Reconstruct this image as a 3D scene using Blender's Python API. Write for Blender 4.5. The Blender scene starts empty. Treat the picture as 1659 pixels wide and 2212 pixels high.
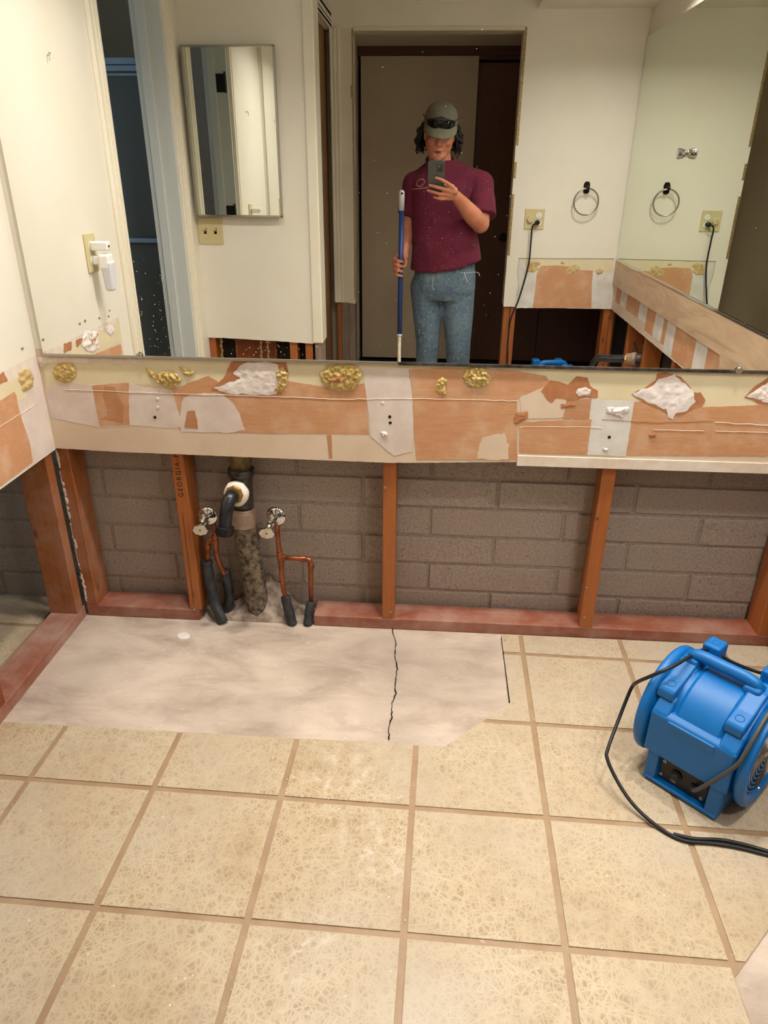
import bpy, bmesh, math, random
from mathutils import Vector, Matrix, noise
from mathutils.geometry import delaunay_2d_cdt
R_ = random.Random(7)
sc = bpy.context.scene
COL = sc.collection
# ------------------------------------------------------------------ camera
# axes: x right along the mirrored wall, y into that wall (stud faces at y = 0), z up, metres
FPX, W_, H_ = 1551.985, 1659, 2212
CAM = Vector((0.1093, -1.8728, 1.3022))
yaw, pit, rol = -0.0665, 0.4457, 0.0078
FW = Vector((math.sin(yaw)*math.cos(pit), math.cos(yaw)*math.cos(pit), -math.sin(pit)))
rt = Vector((math.cos(yaw), -math.sin(yaw), 0)); up = rt.cross(FW)
RT = math.cos(rol)*rt + math.sin(rol)*up
UP = -math.sin(rol)*rt + math.cos(rol)*up
cd = bpy.data.cameras.new('camera'); co = bpy.data.objects.new('camera', cd); COL.objects.link(co)
cd.sensor_fit = 'HORIZONTAL'; cd.sensor_width = 36; cd.lens = 36*FPX/W_
cd.clip_start = .004; cd.clip_end = 60
m = Matrix((RT, UP, -FW)).transposed().to_4x4(); m.translation = CAM; co.matrix_world = m
sc.camera = co
# ------------------------------------------------------------------ world, exposure
wd = bpy.data.worlds.new('world'); sc.world = wd; wd.use_nodes = True
wd.node_tree.nodes['Background'].inputs[0].default_value = (.50, .70, .92, 1)
wd.node_tree.nodes['Background'].inputs[1].default_value = 2.4
vs = sc.view_settings
vs.view_transform = 'Standard'; vs.look = 'None'; vs.gamma = 1; vs.use_curve_mapping = False
vs.exposure = 0.28
cy = sc.cycles
cy.use_denoising = True
cy.max_bounces = 9; cy.diffuse_bounces = 4; cy.glossy_bounces = 7; cy.transmission_bounces = 4
cy.use_adaptive_sampling = True; cy.adaptive_threshold = .15
cy.sample_clamp_indirect = 6.0; cy.blur_glossy = .6
# ------------------------------------------------------------------ pixel -> place
YM = -.019                                            # face of the large mirror
XL, XR = -.957, 1.135                                 # drywall faces of the left and right walls
YT, YC = -2.538, -1.53                                # towel wall, medicine cabinet wall
def ray(u, v): return FW*FPX + RT*(u - 829.5) - UP*(v - 1106)
def un(u, v, ax, val):
    d = ray(u, v); return CAM + d*((val - CAM[ax])/d[ax])
def D(u, v, y=-.0127): return un(u, v, 1, y)          # seen directly, on a plane y
def DX(u, v, x): return un(u, v, 0, x)
def DZ(u, v, z=0): return un(u, v, 2, z)
def Mi(u, v, y):                                      # seen in the mirror, on a real plane y
    p = un(u, v, 1, 2*YM - y); return Vector((p.x, y, p.z))
def MX(u, v, x):
    p = un(u, v, 0, x); return Vector((x, 2*YM - p.y, p.z))
# ------------------------------------------------------------------ helpers
def tag(o, label=None, cat=None, group=None, kind=None):
    if label: o['label'] = label
    if cat: o['category'] = cat
    if group: o['group'] = group
    if kind: o['kind'] = kind
    return o
def empty(name, loc, label=None, cat=None, group=None, kind=None):
    o = bpy.data.objects.new(name, None); COL.objects.link(o); o.location = loc; o.empty_display_size = .05
    return tag(o, label, cat, group, kind)
def ob(name, bm, mat, parent=None, smooth=False, bevel=0, local=False, seg=2, sharp=None):
    me = bpy.data.meshes.new(name)
    bmesh.ops.recalc_face_normals(bm, faces=bm.faces[:])
    bm.to_mesh(me); bm.free()
    for mm in (mat if isinstance(mat, (list, tuple)) else [mat]): me.materials.append(mm)
    o = bpy.data.objects.new(name, me); COL.objects.link(o)
    if parent is not None:
        o.parent = parent
        if not local:
            t = parent
            L = Vector((0, 0, 0))
            while t is not None: L += t.location; t = t.parent
            o.location = -L
    if smooth:
        for p in me.polygons: p.use_smooth = True
    if sharp:
        for p in me.polygons: p.use_smooth = True
        me.set_sharp_from_angle(angle=math.radians(sharp))
    if bevel:
        b = o.modifiers.new('bevel', 'BEVEL'); b.width = bevel; b.segments = seg; b.limit_method = 'ANGLE'; b.angle_limit = math.radians(40)
    return o
def B(): return bmesh.new()
def box(bm, lo, hi):
    lo = Vector(lo); hi = Vector(hi); v = []
    for x, y, z in ((0,0,0),(1,0,0),(1,1,0),(0,1,0),(0,0,1),(1,0,1),(1,1,1),(0,1,1)):
        v.append(bm.verts.new((hi.x if x else lo.x, hi.y if y else lo.y, hi.z if z else lo.z)))
    for f in ((3,2,1,0),(4,5,6,7),(0,1,5,4),(1,2,6,5),(2,3,7,6),(3,0,4,7)): bm.faces.new([v[i] for i in f])
    return v
def boxm(bm, m, lo, hi):
    v = box(bm, lo, hi)
    for p in v: p.co = m @ p.co
    return v
def frame_of(d):
    d = d.normalized(); a = Vector((0,0,1)) if abs(d.z) < .9 else Vector((1,0,0))
    x = d.cross(a).normalized(); return x, d.cross(x)
def tube(bm, pts, rad, n=12, cap=True, sx=1.0):
    pts = [Vector(p) for p in pts]; k = len(pts)
    rs = rad if isinstance(rad, (list, tuple)) else [rad]*k
    rings = []; x = None
    for i, p in enumerate(pts):
        t = (pts[min(i+1, k-1)] - pts[max(i-1, 0)]).normalized()
        if x is None: x, y = frame_of(t)
        else:
            x = (x - t*x.dot(t)).normalized(); y = t.cross(x)
        rings.append([bm.verts.new(p + rs[i]*(math.cos(2*math.pi*j/n)*x*sx + math.sin(2*math.pi*j/n)*y)) for j in range(n)])
    for a, b in zip(rings, rings[1:]):
        for j in range(n): bm.faces.new((a[j], a[(j+1) % n], b[(j+1) % n], b[j]))
    if cap:
        bm.faces.new(rings[0][::-1]); bm.faces.new(rings[-1])
    return rings
def cyl(bm, p0, p1, r, n=20, r1=None): return tube(bm, [p0, p1], [r, r if r1 is None else r1], n)
def lathe(bm, o, d, prof, n=24):
    """prof: (along, radius) pairs on the axis from o along d"""
    o = Vector(o); d = Vector(d).normalized(); x, y = frame_of(d); rings = []
    for a, r in prof:
        r = max(r, 1e-4)
        rings.append([bm.verts.new(o + d*a + r*(math.cos(2*math.pi*j/n)*x + math.sin(2*math.pi*j/n)*y)) for j in range(n)])
    for a, b in zip(rings, rings[1:]):
        for j in range(n): bm.faces.new((a[j], a[(j+1) % n], b[(j+1) % n], b[j]))
    bm.faces.new(rings[0][::-1]); bm.faces.new(rings[-1])
def torus(bm, c, d, R, r, n=40, m=10, a0=0, a1=2*math.pi):
    x, y = frame_of(Vector(d)); c = Vector(c); full = abs(a1 - a0 - 2*math.pi) < 1e-6
    d = Vector(d).normalized(); rings = []
    for i in range(n if full else n + 1):
        t = a0 + (a1 - a0)*i/n; e = math.cos(t)*x + math.sin(t)*y
        rings.append([bm.verts.new(c + e*(R + r*math.cos(2*math.pi*j/m)) + d*r*math.sin(2*math.pi*j/m)) for j in range(m)])
    for i in range(n):
        a = rings[i]; b = rings[(i+1) % len(rings)]
        for j in range(m): bm.faces.new((a[j], a[(j+1) % m], b[(j+1) % m], b[j]))
def prism(bm, pts, off):
    """polygon pts extruded by off"""
    off = Vector(off); a = [bm.verts.new(p) for p in pts]; b = [bm.verts.new(Vector(p) + off) for p in pts]
    bm.faces.new(a[::-1]); bm.faces.new(b); n = len(a)
    for i in range(n): bm.faces.new((a[i], a[(i+1) % n], b[(i+1) % n], b[i]))
def spline(pts, n=8):
    pts = [Vector(p) for p in pts]; out = []
    for i in range(len(pts) - 1):
        p0 = pts[max(i-1, 0)]; p1 = pts[i]; p2 = pts[i+1]; p3 = pts[min(i+2, len(pts)-1)]
        for k in range(n):
            t = k/n
            out.append(.5*((2*p1) + (p2-p0)*t + (2*p0-5*p1+4*p2-p3)*t*t + (3*p1-p0-3*p2+p3)*t**3))
    out.append(pts[-1]); return out
def ragged(pts, step=.008, amp=.002, seed=0):
    pts = [Vector(p) for p in pts]; out = []
    for i, p in enumerate(pts):
        q = pts[(i+1) % len(pts)]; n = max(1, int((q-p).length/step))
        for k in range(n):
            r = p.lerp(q, k/n); s = 90
            out.append(r + amp*Vector((noise.noise(r*s + Vector((seed, 0, 0))), noise.noise(r*s + Vector((0, seed + 5, 0))), noise.noise(r*s + Vector((3, 0, seed))))))
    return out
def flat(pts, ax):
    c = sum((p[ax] for p in pts))/len(pts)
    for p in pts: p[ax] = c
    return pts
def patch(name, parent, mat, pts, ax, sgn, t=.0006, amp=.002, lift=0, seed=0, step=.008):
    """a thin ragged piece of paper, paint or mud on a wall face whose normal is sgn along axis ax"""
    bm = B(); pts = ragged(pts, step, amp, seed); c = pts[0][ax]
    pts = flat(pts, ax); n = Vector((0,0,0)); n[ax] = sgn
    prism(bm, [p + n*(lift - .0003) for p in pts], n*t)
    return ob(name, bm, mat, parent)
def blob(name, parent, mat, pts, ax, sgn, h=.006, rough=.003, rings=7, seed=0, amp=.003, lift=0, sc_=70):
    """a lumpy low mound (glue, gypsum, splash) filling the outline pts on a face whose normal is sgn along axis ax"""
    bm = B(); pts = flat(ragged(pts, .005, amp, seed), ax); n = Vector((0,0,0)); n[ax] = sgn; base = pts[0][ax]
    a, b = [k for k in range(3) if k != ax]; P2d = [Vector((p[a], p[b])) for p in pts]
    lo = Vector((min(p.x for p in P2d), min(p.y for p in P2d))); hi = Vector((max(p.x for p in P2d), max(p.y for p in P2d)))
    st = max(.0018, (hi - lo).length/34); V = P2d[:]; nb = len(V); E = [(k, (k+1) % nb) for k in range(nb)]
    def inside(q):
        c = False
        for k in range(nb):
            p, r = P2d[k], P2d[k-1]
            if (p.y > q.y) != (r.y > q.y) and q.x < (r.x - p.x)*(q.y - p.y)/(r.y - p.y) + p.x: c = not c
        return c
    y = lo.y + st/2
    while y < hi.y:
        x = lo.x + st/2
        while x < hi.x:
            q = Vector((x + noise.noise((x*900, y*900, seed))*st*.4, y + noise.noise((x*900, y*900, seed + 9))*st*.4))
            if inside(q) and min((q - r).length for r in P2d) > st*.6: V.append(q)
            x += st
        y += st
    vo, eo, fo, *_ = delaunay_2d_cdt(V, E, [], 1, 1e-6)
    W = .35*min(hi.x - lo.x, hi.y - lo.y) + 1e-4; vs_ = []
    for q in vo:
        d = min((q - r).length for r in P2d); f = min(1, d/W); p = Vector((0,0,0)); p[a], p[b], p[ax] = q.x, q.y, base
        z = 0 if d < 1e-5 else h*(1 - (1 - f)**2) + rough*min(1, d/.004)*(noise.noise(p*sc_ + Vector((seed, 0, 0)))*1.3 + .7*noise.noise(p*sc_*2.6))
        vs_.append(bm.verts.new(p + n*(max(z, .0003 if d > 1e-5 else 0) + lift)))
    for f in fo:
        try: bm.faces.new([vs_[k] for k in f])
        except ValueError: pass
    o = ob(name, bm, mat, parent, smooth=True)
    return o
def tree_copy(root, parent=None):
    c = root.copy(); COL.objects.link(c); c.parent = parent
    for ch in [o for o in COL.objects if o.parent == root]: tree_copy(ch, c)
    return c
# ------------------------------------------------------------------ materials
def srgb(h):
    if isinstance(h, str): h = tuple(int(h[i:i+2], 16)/255 for i in (0, 2, 4))
    return tuple((c/12.92 if c <= .04045 else ((c+.055)/1.055)**2.4) for c in h) + (1,)
MATS = {}
def newmat(name):
    m = bpy.data.materials.new(name); m.use_nodes = True; nt = m.node_tree
    b = nt.nodes['Principled BSDF']; MATS[name] = m
    return m, nt, b
def N(nt, t, **k):
    n = nt.nodes.new(t)
    for a, v in k.items():
        if a.startswith('i_'):
            key = a[2:]; n.inputs[int(key) if key.isdigit() else key].default_value = v
        else: setattr(n, a, v)
    return n
def L(nt, a, b): nt.links.new(a, b)
def coords(nt, scale=(1,1,1), rot=(0,0,0), loc=(0,0,0)):
    t = N(nt, 'ShaderNodeTexCoord'); mp = N(nt, 'ShaderNodeMapping')
    mp.inputs['Scale'].default_value = scale; mp.inputs['Rotation'].default_value = rot; mp.inputs['Location'].default_value = loc
    L(nt, t.outputs['Object'], mp.inputs['Vector']); return mp.outputs['Vector']
def ramp(nt, fac, stops, interp='LINEAR'):
    r = N(nt, 'ShaderNodeValToRGB'); r.color_ramp.interpolation = interp; e = r.color_ramp.elements
    while len(e) < len(stops): e.new(.5)
    for k, (p, c) in enumerate(stops): e[k].position = p; e[k].color = c if len(c) == 4 else srgb(c)
    L(nt, fac, r.inputs[0]); return r.outputs[0]
def mix(nt, fac, a, b, blend='MIX'):
    x = N(nt, 'ShaderNodeMix', data_type='RGBA', blend_type=blend)
    for s, v in ((0, fac), (6, a), (7, b)):
        if isinstance(v, (float, int, tuple)): x.inputs[s].default_value = v
        else: L(nt, v, x.inputs[s])
    return x.outputs[2]
def math_(nt, op, a, b=None, c=None):
    x = N(nt, 'ShaderNodeMath', operation=op)
    for s, v in enumerate((a, b, c)):
        if v is None: continue
        if isinstance(v, (float, int)): x.inputs[s].default_value = v
        else: L(nt, v, x.inputs[s])
    return x.outputs[0]
def noise_(nt, vec, scale, detail=4, rough=.55, dist=0):
    n = N(nt, 'ShaderNodeTexNoise'); n.inputs['Scale'].default_value = scale; n.inputs['Detail'].default_value = detail
    n.inputs['Roughness'].default_value = rough; n.inputs['Distortion'].default_value = dist
    if vec is not None: L(nt, vec, n.inputs['Vector'])
    return n.outputs['Fac']
def bump(nt, b, h, s=.3, d=.002):
    n = N(nt, 'ShaderNodeBump'); n.inputs['Strength'].default_value = s; n.inputs['Distance'].default_value = d
    L(nt, h, n.inputs['Height']); L(nt, n.outputs[0], b.inputs['Normal'])
def simple(name, c, rough=.5, metal=0, c2=None, sc1=8, bs=0, bsc=200, spec=.5, coat=0, emit=None, es=0, detail=4):
    m, nt, b = newmat(name)
    b.inputs['Roughness'].default_value = rough; b.inputs['Metallic'].default_value = metal
    b.inputs['Specular IOR Level'].default_value = spec; b.inputs['Coat Weight'].default_value = coat
    v = coords(nt)
    if c2:
        f = noise_(nt, v, sc1, detail); L(nt, ramp(nt, f, [(.34, c), (.66, c2)]), b.inputs['Base Color'])
    else: b.inputs['Base Color'].default_value = srgb(c)
    if bs: bump(nt, b, noise_(nt, v, bsc, 3), bs, .001)
    if emit: b.inputs['Emission Color'].default_value = srgb(emit); b.inputs['Emission Strength'].default_value = es
    return m
def wood(name, ca, cb, cc=None, dust=0, axis=2, rough=.5, gs=1.0):
    m, nt, b = newmat(name); s = [26*gs]*3; s[axis] = 1.3*gs
    v = coords(nt, tuple(s)); f = noise_(nt, v, 2.2, 6, .6, .6); g = noise_(nt, v, 9, 3)
    base = ramp(nt, f, [(.3, ca), (.5, cb), (.72, ca)])
    base = mix(nt, math_(nt, 'MULTIPLY', g, .5), base, srgb(cc or ca))
    if dust:
        d = noise_(nt, coords(nt, (1,1,1)), 9, 7, .65); d = ramp(nt, d, [(.5 - .12*dust, (0,0,0,1)), (.78, (1,1,1,1))])
        base = mix(nt, math_(nt, 'MULTIPLY', d, min(.85, .55*dust)), base, srgb('cdb4a4'))
    vo = N(nt, 'ShaderNodeTexVoronoi'); vo.inputs['Scale'].default_value = 3.3; L(nt, coords(nt, (3,3,1.2) if axis == 2 else (1.2,3,3)), vo.inputs['Vector'])
    kn = ramp(nt, vo.outputs['Distance'], [(.03, (1,1,1,1)), (.09, (0,0,0,1))])
    base = mix(nt, math_(nt, 'MULTIPLY', kn, .7), base, srgb('4a1d0c'))
    L(nt, base, b.inputs['Base Color']); b.inputs['Roughness'].default_value = rough
    bump(nt, b, f, .25, .001); return m
wood('stud', '9c5526', 'b06832', '86451f', rough=.42)
wood('stud_old', '92512a', 'a56436', '74401f', dust=.6, rough=.5)
wood('plate', '8a4a34', '9c5c46', '74402e', dust=.9, axis=0, rough=.5)
wood('plate_side', '8a4a34', '9c5c46', '74402e', dust=1.15, axis=1, rough=.5)
wood('stud_dark', '7d3c18', '92491f', '5a2a10', rough=.6)
wood('raw_wood', '8f7f70', '6b5646', 'a79a8c', rough=.8)
wood('closet_dark', '684636', '70492f', '573a2c', rough=.45, gs=.6)
wood('hall_trim', '572f24', '613729', '4a261d', axis=0, rough=.5, gs=.6)
simple('closet_tan', 'bfa98e', .5, c2='c5af95', sc1=4)
simple('door_brown', '86603c', .5, c2='8e6842', sc1=5)
simple('wall_cream', 'e9e3d7', .42, c2='e5dece', sc1=3, bs=.12, bsc=90)
simple('wall_plain', 'dcd3bf', .55, bs=.1, bsc=90)
simple('paint_cream', 'dbcdaa', .5, c2='e2d6b6', sc1=9, bs=.15, bsc=60)
simple('mud', 'e0d3cb', .8, c2='d3c2b8', sc1=14, bs=.15, bsc=120)
simple('mud_tan', 'd3bda4', .8, c2='dcc8b2', sc1=7, bs=.12, bsc=120)
simple('mud_white', 'dedcd6', .8, c2='cfc8be', sc1=16, bs=.15, bsc=120)
simple('gypsum', 'eee6e2', .9, c2='dccfca', sc1=26, bs=.8, bsc=120)
simple('adhesive', 'b8984f', .4, c2='d3ba7c', sc1=70, bs=1.0, bsc=120)
simple('adhesive_pale', 'c0a268', .55, c2='cdb380', sc1=45, bs=.5, bsc=160)
simple('torn', 'b97d53', .85, c2='a56b45', sc1=30, bs=.5, bsc=150)
simple('torn_pale', 'e5d9cd', .85, c2='d9c6b4', sc1=30, bs=.4, bsc=90)
simple('trim_white', 'e4dcc8', .4, c2='e8e1d0', sc1=4)
simple('trim_grey', 'cfd3cf', .45)
simple('plate_almond', 'cdbf92', .4)
simple('white_plastic', 'f0efec', .3)
simple('lens_plastic', 'd9d9e2', .35)
simple('black_plastic', '0d0d0f', .45, bs=.2, bsc=300)
simple('black_rubber', '141416', .5)
simple('grey_rubber', '4b4a48', .5)
simple('steel', 'b8b5ae', .28, 1)
simple('chrome', 'd8d8d8', .1, 1)
simple('bronze', '2a211b', .35, .7)
simple('brass_dark', '6a5430', .4, .8, c2='3c3020', sc1=80)
simple('alu_sky_tint', 'a9c8e4', .3, .1)  # blue daylight reflection put into the colour of the shower rails
simple('dark', '0c0a09', .9)
simple('cavity_shade', '2a2019', .9)  # shade of open wall bays and hall end painted into the board colour
simple('iron', '24201d', .4, .3, c2='57504a', sc1=42, bs=.5, bsc=90)
simple('pipe_rough', '2b2622', .75, c2='8a7862', sc1=70, bs=.9, bsc=110)
simple('coupling', 'a08a78', .6, c2='8a7362', sc1=60, bs=.4, bsc=150)
simple('pipe_black', '191a1e', .25, c2='2a2b30', sc1=30, bs=.1)
simple('mortar_white', 'e2dccd', .85, bs=.4, bsc=90)
simple('brass', 'b08a4a', .3, .9)
simple('copper', 'a8643f', .4, .7, c2='7a4129', sc1=40)
simple('sleeve', '1e2023', .6, c2='3b3e40', sc1=40, bs=.3, bsc=120)
simple('rubble', 'b5a494', .95, c2='7d6c60', sc1=35, bs=1.0, bsc=110)
simple('alu_trim', 'b2aca0', .35, .8)
simple('vinyl_grey', '7c7a6c', .5, c2='8d8b7c', sc1=30)
simple('tin', 'a8946a', .4, .6, c2='7d6a48', sc1=90)
simple('hall_floor', '4a4744', .6, c2='55524e', sc1=20)
simple('paint_fleck', 'ece6de', .7)
simple('gold_mesh', 'c9b184', .35, .7, c2='8d7748', sc1=160, bs=.8, bsc=500)
# mirrors
def mirror(name, c, r=.0):
    m, nt, b = newmat(name); b.inputs['Base Color'].default_value = c; b.inputs['Metallic'].default_value = 1
    b.inputs['Roughness'].default_value = r; return m
mirror('mirror_main', (.90, .905, .875, 1)); mirror('mirror_green', (.80, .86, .76, 1)); mirror('mirror_cabinet', (.86, .88, .84, 1))
# brown drywall paper with white specks and pale clouds
def paper(name, a, b_, cloud):
    m, nt, b = newmat(name); v = coords(nt)
    f = noise_(nt, coords(nt, (4, 4, 40)), 6, 4); g = noise_(nt, v, 11, 5, .6)
    c = ramp(nt, f, [(.3, a), (.7, b_)])
    c = mix(nt, ramp(nt, g, [(.47, (0,0,0,1)), (.76, (.75,.75,.75,1))]), c, srgb(cloud))
    vo = N(nt, 'ShaderNodeTexVoronoi'); vo.inputs['Scale'].default_value = 85; L(nt, v, vo.inputs['Vector'])
    s1 = ramp(nt, vo.outputs['Distance'], [(.06, (1,1,1,1)), (.13, (0,0,0,1))])
    s2 = ramp(nt, noise_(nt, v, 7, 2), [(.5, (0,0,0,1)), (.62, (1,1,1,1))])
    c = mix(nt, math_(nt, 'MULTIPLY', math_(nt, 'MULTIPLY', s1, s2), .7), c, srgb('f0ddcc'))
    L(nt, c, b.inputs['Base Color']); b.inputs['Roughness'].default_value = .75
    bump(nt, b, noise_(nt, v, 140, 3), .15, .001); return m
paper('paper', 'c08a62', 'ca976f', 'd6b598')
paper('paper_dark', 'b07a54', 'ba865f', 'c69a78')
# concrete block
def block_mat(name, a, b_):
    m, nt, b = newmat(name); v = coords(nt)
    f = noise_(nt, v, 150, 5, .7); g = noise_(nt, v, 6, 4)
    c = ramp(nt, f, [(.30, '4e4540'), (.40, a), (.66, b_)])
    c = mix(nt, ramp(nt, g, [(.35, (0,0,0,1)), (.75, (.5,.5,.5,1))]), c, srgb('a89a8f'))
    L(nt, c, b.inputs['Base Color']); b.inputs['Roughness'].default_value = .95; bump(nt, b, f, .9, .004); return m
block_mat('block', 'a39488', 'bfb0a5'); block_mat('mortar', '9b8c80', 'b0a196')
# slab
m, nt, b = newmat('slab'); v = coords(nt)
f = noise_(nt, coords(nt, (1.2, 2.6, 1)), 3.4, 7, .62, .5); g = noise_(nt, coords(nt, (3, 9, 1), (0,0,.25)), 7, 6, .7, 1.0)
c = ramp(nt, f, [(.33, 'a89686'), (.52, 'cab8a8'), (.7, 'd8c7b6')])
c = mix(nt, ramp(nt, g, [(.26, (.5,.5,.5,1)), (.44, (0,0,0,1))]), c, srgb('a2917f'))
c = mix(nt, ramp(nt, noise_(nt, v, 60, 4), [(.6, (0,0,0,1)), (.8, (.5,.5,.5,1))]), c, srgb('e7dbd0'))
sm = noise_(nt, v, 2.2, 3); c = mix(nt, ramp(nt, sm, [(.44, (0,0,0,1)), (.68, (.75,.75,.75,1))]), c, srgb('9c8c7f'))
L(nt, c, b.inputs['Base Color']); b.inputs['Roughness'].default_value = .75; bump(nt, b, noise_(nt, v, 50, 6), .2, .003)
# floor tile: crystal net on tan
def tile_mat(name, base, dark, line):
    m, nt, b = newmat(name); v = coords(nt, (1,1,0))
    w = N(nt, 'ShaderNodeVectorMath', operation='ADD'); nn = N(nt, 'ShaderNodeTexNoise'); nn.inputs['Scale'].default_value = 22
    L(nt, v, nn.inputs['Vector']); sw = N(nt, 'ShaderNodeVectorMath', operation='SCALE'); sw.inputs['Scale'].default_value = .012
    L(nt, nn.outputs['Color'], sw.inputs[0]); L(nt, v, w.inputs[0]); L(nt, sw.outputs[0], w.inputs[1])
    def net(scale, wd, vec, rnd=1.0):
        vo = N(nt, 'ShaderNodeTexVoronoi', feature='DISTANCE_TO_EDGE'); vo.inputs['Scale'].default_value = scale; vo.inputs['Randomness'].default_value = rnd
        L(nt, vec, vo.inputs['Vector']); return ramp(nt, vo.outputs['Distance'], [(0, (1,1,1,1)), (wd, (0,0,0,1))])
    a = net(48, .10, w.outputs[0]); d = net(85, .13, v); e = net(26, .05, coords(nt, (1,1,0), (0,0,.8)), .9)
    k = net(36, .07, coords(nt, (1.6,.8,0), (0,0,-.6)))
    ln = math_(nt, 'MAXIMUM', math_(nt, 'MULTIPLY', a, .85), math_(nt, 'MULTIPLY', d, .6))
    ln = math_(nt, 'MAXIMUM', ln, math_(nt, 'MULTIPLY', e, .9)); ln = math_(nt, 'MAXIMUM', ln, math_(nt, 'MULTIPLY', k, .8))
    g = noise_(nt, v, 5, 3); br = noise_(nt, v, 26, 4)
    c = ramp(nt, br, [(.32, dark), (.62, base)])
    c = mix(nt, math_(nt, 'MULTIPLY', ln, ramp(nt, g, [(.3, (.35,.35,.35,1)), (.65, (.9,.9,.9,1))])), c, srgb(line))
    dust = noise_(nt, v, 1.7, 5, .6); c = mix(nt, ramp(nt, dust, [(.38, (0,0,0,1)), (.66, (.62,.62,.62,1))]), c, srgb('c0b5a5'))
    # chalky smears
    sp = noise_(nt, v, 32, 6, .7); area = noise_(nt, v, 2.6, 2)
    smf = math_(nt, 'MULTIPLY', ramp(nt, sp, [(.63, (0,0,0,1)), (.72, (1,1,1,1))]), ramp(nt, area, [(.5, (0,0,0,1)), (.66, (1,1,1,1))]))
    c = mix(nt, math_(nt, 'MULTIPLY', smf, .6), c, srgb('e6ddd2'))
    for uu, vv, rad in ((740, 1690, .17), (800, 1850, .13), (640, 2040, .10)):       # chalk trodden before the slab; the last spot is a painted lamp highlight
        q = DZ(uu, vv); ds = N(nt, 'ShaderNodeVectorMath', operation='DISTANCE'); L(nt, v, ds.inputs[0]); ds.inputs[1].default_value = (q.x, q.y, 0)
        k = math_(nt, 'MULTIPLY', ramp(nt, math_(nt, 'DIVIDE', ds.outputs['Value'], rad), [(.2, (1,1,1,1)), (1, (0,0,0,1))]), ramp(nt, noise_(nt, v, 26, 7, .72, .4), [(.52, (0,0,0,1)), (.66, (1,1,1,1))]))
        c = mix(nt, math_(nt, 'MULTIPLY', k, .75), c, srgb('ddd2c6'))
    L(nt, c, b.inputs['Base Color']); b.inputs['Roughness'].default_value = .36; b.inputs['Specular IOR Level'].default_value = .4
    bump(nt, b, ln, .12, .001); return m
tile_mat('tile', 'b59d7c', 'a18767', 'd5c5a9')
m, nt, b = newmat('grout'); v = coords(nt); f = noise_(nt, v, 14, 5)
c = ramp(nt, f, [(.35, '9a7c5e'), (.65, 'a88c6d')]); c = mix(nt, ramp(nt, noise_(nt, v, 30, 5, .7), [(.62, (0,0,0,1)), (.74, (.6,.6,.6,1))]), c, srgb('d9ccc0'))
L(nt, c, b.inputs['Base Color']); b.inputs['Roughness'].default_value = .5
# strip of painted plywood with red scrawl on the right wall
m, nt, b = newmat('strip'); v = coords(nt, (1, .6, 3)); f = noise_(nt, v, 5, 6, .65, 1.4)
c = ramp(nt, f, [(.36, 'b5977a'), (.6, 'cdb393')]); c = mix(nt, ramp(nt, noise_(nt, coords(nt, (1, 3, 9)), 7, 6, .75, 2), [(.66, (0,0,0,1)), (.74, (.6,.6,.6,1))]), c, srgb('a8604a'))
L(nt, c, b.inputs['Base Color']); b.inputs['Roughness'].default_value = .35
# blue plastic
m, nt, b = newmat('blue'); v = coords(nt); b.inputs['Base Color'].default_value = srgb('0068b2'); b.inputs['Roughness'].default_value = .42
bump(nt, b, noise_(nt, v, 260, 3), .22, .0006)
def M(k): return MATS[k]
def text(name, body, size, mat, parent, m4, sp=1.0, al='CENTER'):
    fc = bpy.data.curves.new(name, 'FONT'); fc.body = body; fc.size = size; fc.extrude = .0002; fc.align_x = al; fc.space_character = sp; fc.materials.append(mat)
    t = bpy.data.objects.new(name, fc); COL.objects.link(t); bpy.context.view_layer.update()
    me = bpy.data.meshes.new_from_object(t.evaluated_get(bpy.context.evaluated_depsgraph_get())); bpy.data.objects.remove(t)
    o = bpy.data.objects.new(name, me); COL.objects.link(o); o.parent = parent; o.matrix_local = m4; return o
# ================================================================== THE SETTING
CEIL = 2.40; SOF = 2.03; CUT = .572
# ------------------------------------------------------------------ floor
S, TX, TY, TH = .29994, .1044, -.3962, -.0171
floor = empty('floor', (0, 0, 0), 'tan tile floor with bare concrete left where the vanities stood', None, None, 'structure')
bm = B(); box(bm, (-2.45, -3.75, -.12), (1.5, .2, -.001)); ob('slab', bm, M('slab'), floor)
def clip(poly, a, b, c):                               # keep a*x + b*y <= c
    out = []
    for i, p in enumerate(poly):
        q = poly[(i+1) % len(poly)]; dp = a*p[0]+b*p[1]-c; dq = a*q[0]+b*q[1]-c
        if dp <= 0: out.append(p)
        if dp*dq < 0:
            t = dp/(dp-dq); out.append((p[0]+(q[0]-p[0])*t, p[1]+(q[1]-p[1])*t))
    return out
def rect(x0, y0, x1, y1): return [(1,0,x1), (-1,0,-x0), (0,1,y1), (0,-1,-y0)]
s2 = .7071
REG = [rect(-.968, -.933, XR+.01, -.5), rect(.352, -.5, XR+.01, -.004), rect(.15, -.5, .352, -.3) + [(-s2, s2, -s2*.174 - s2*.5)],
       rect(-.968, -2.66, .688, -.933), rect(.688, -1.05, .80, -.933) + [(s2, -s2, s2*(.785+.933))], rect(-2.3, -1.9, -1.075, .09), rect(-1.075, -1.33, -.968, -.73)]
def grid(i, j):
    a, b_ = i*S, -j*S; return (TX + a*math.cos(TH) - b_*math.sin(TH), TY + a*math.sin(TH) + b_*math.cos(TH))
bm = B()
for r in REG:
    p = [(-9,-9),(9,-9),(9,9),(-9,9)]
    for h in r: p = clip(p, *h)
    prism(bm, [Vector((x, y, -.0008)) for x, y in p], (0, 0, .0014))
ob('grout_bed', bm, M('grout'), floor)
g = .007
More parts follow.
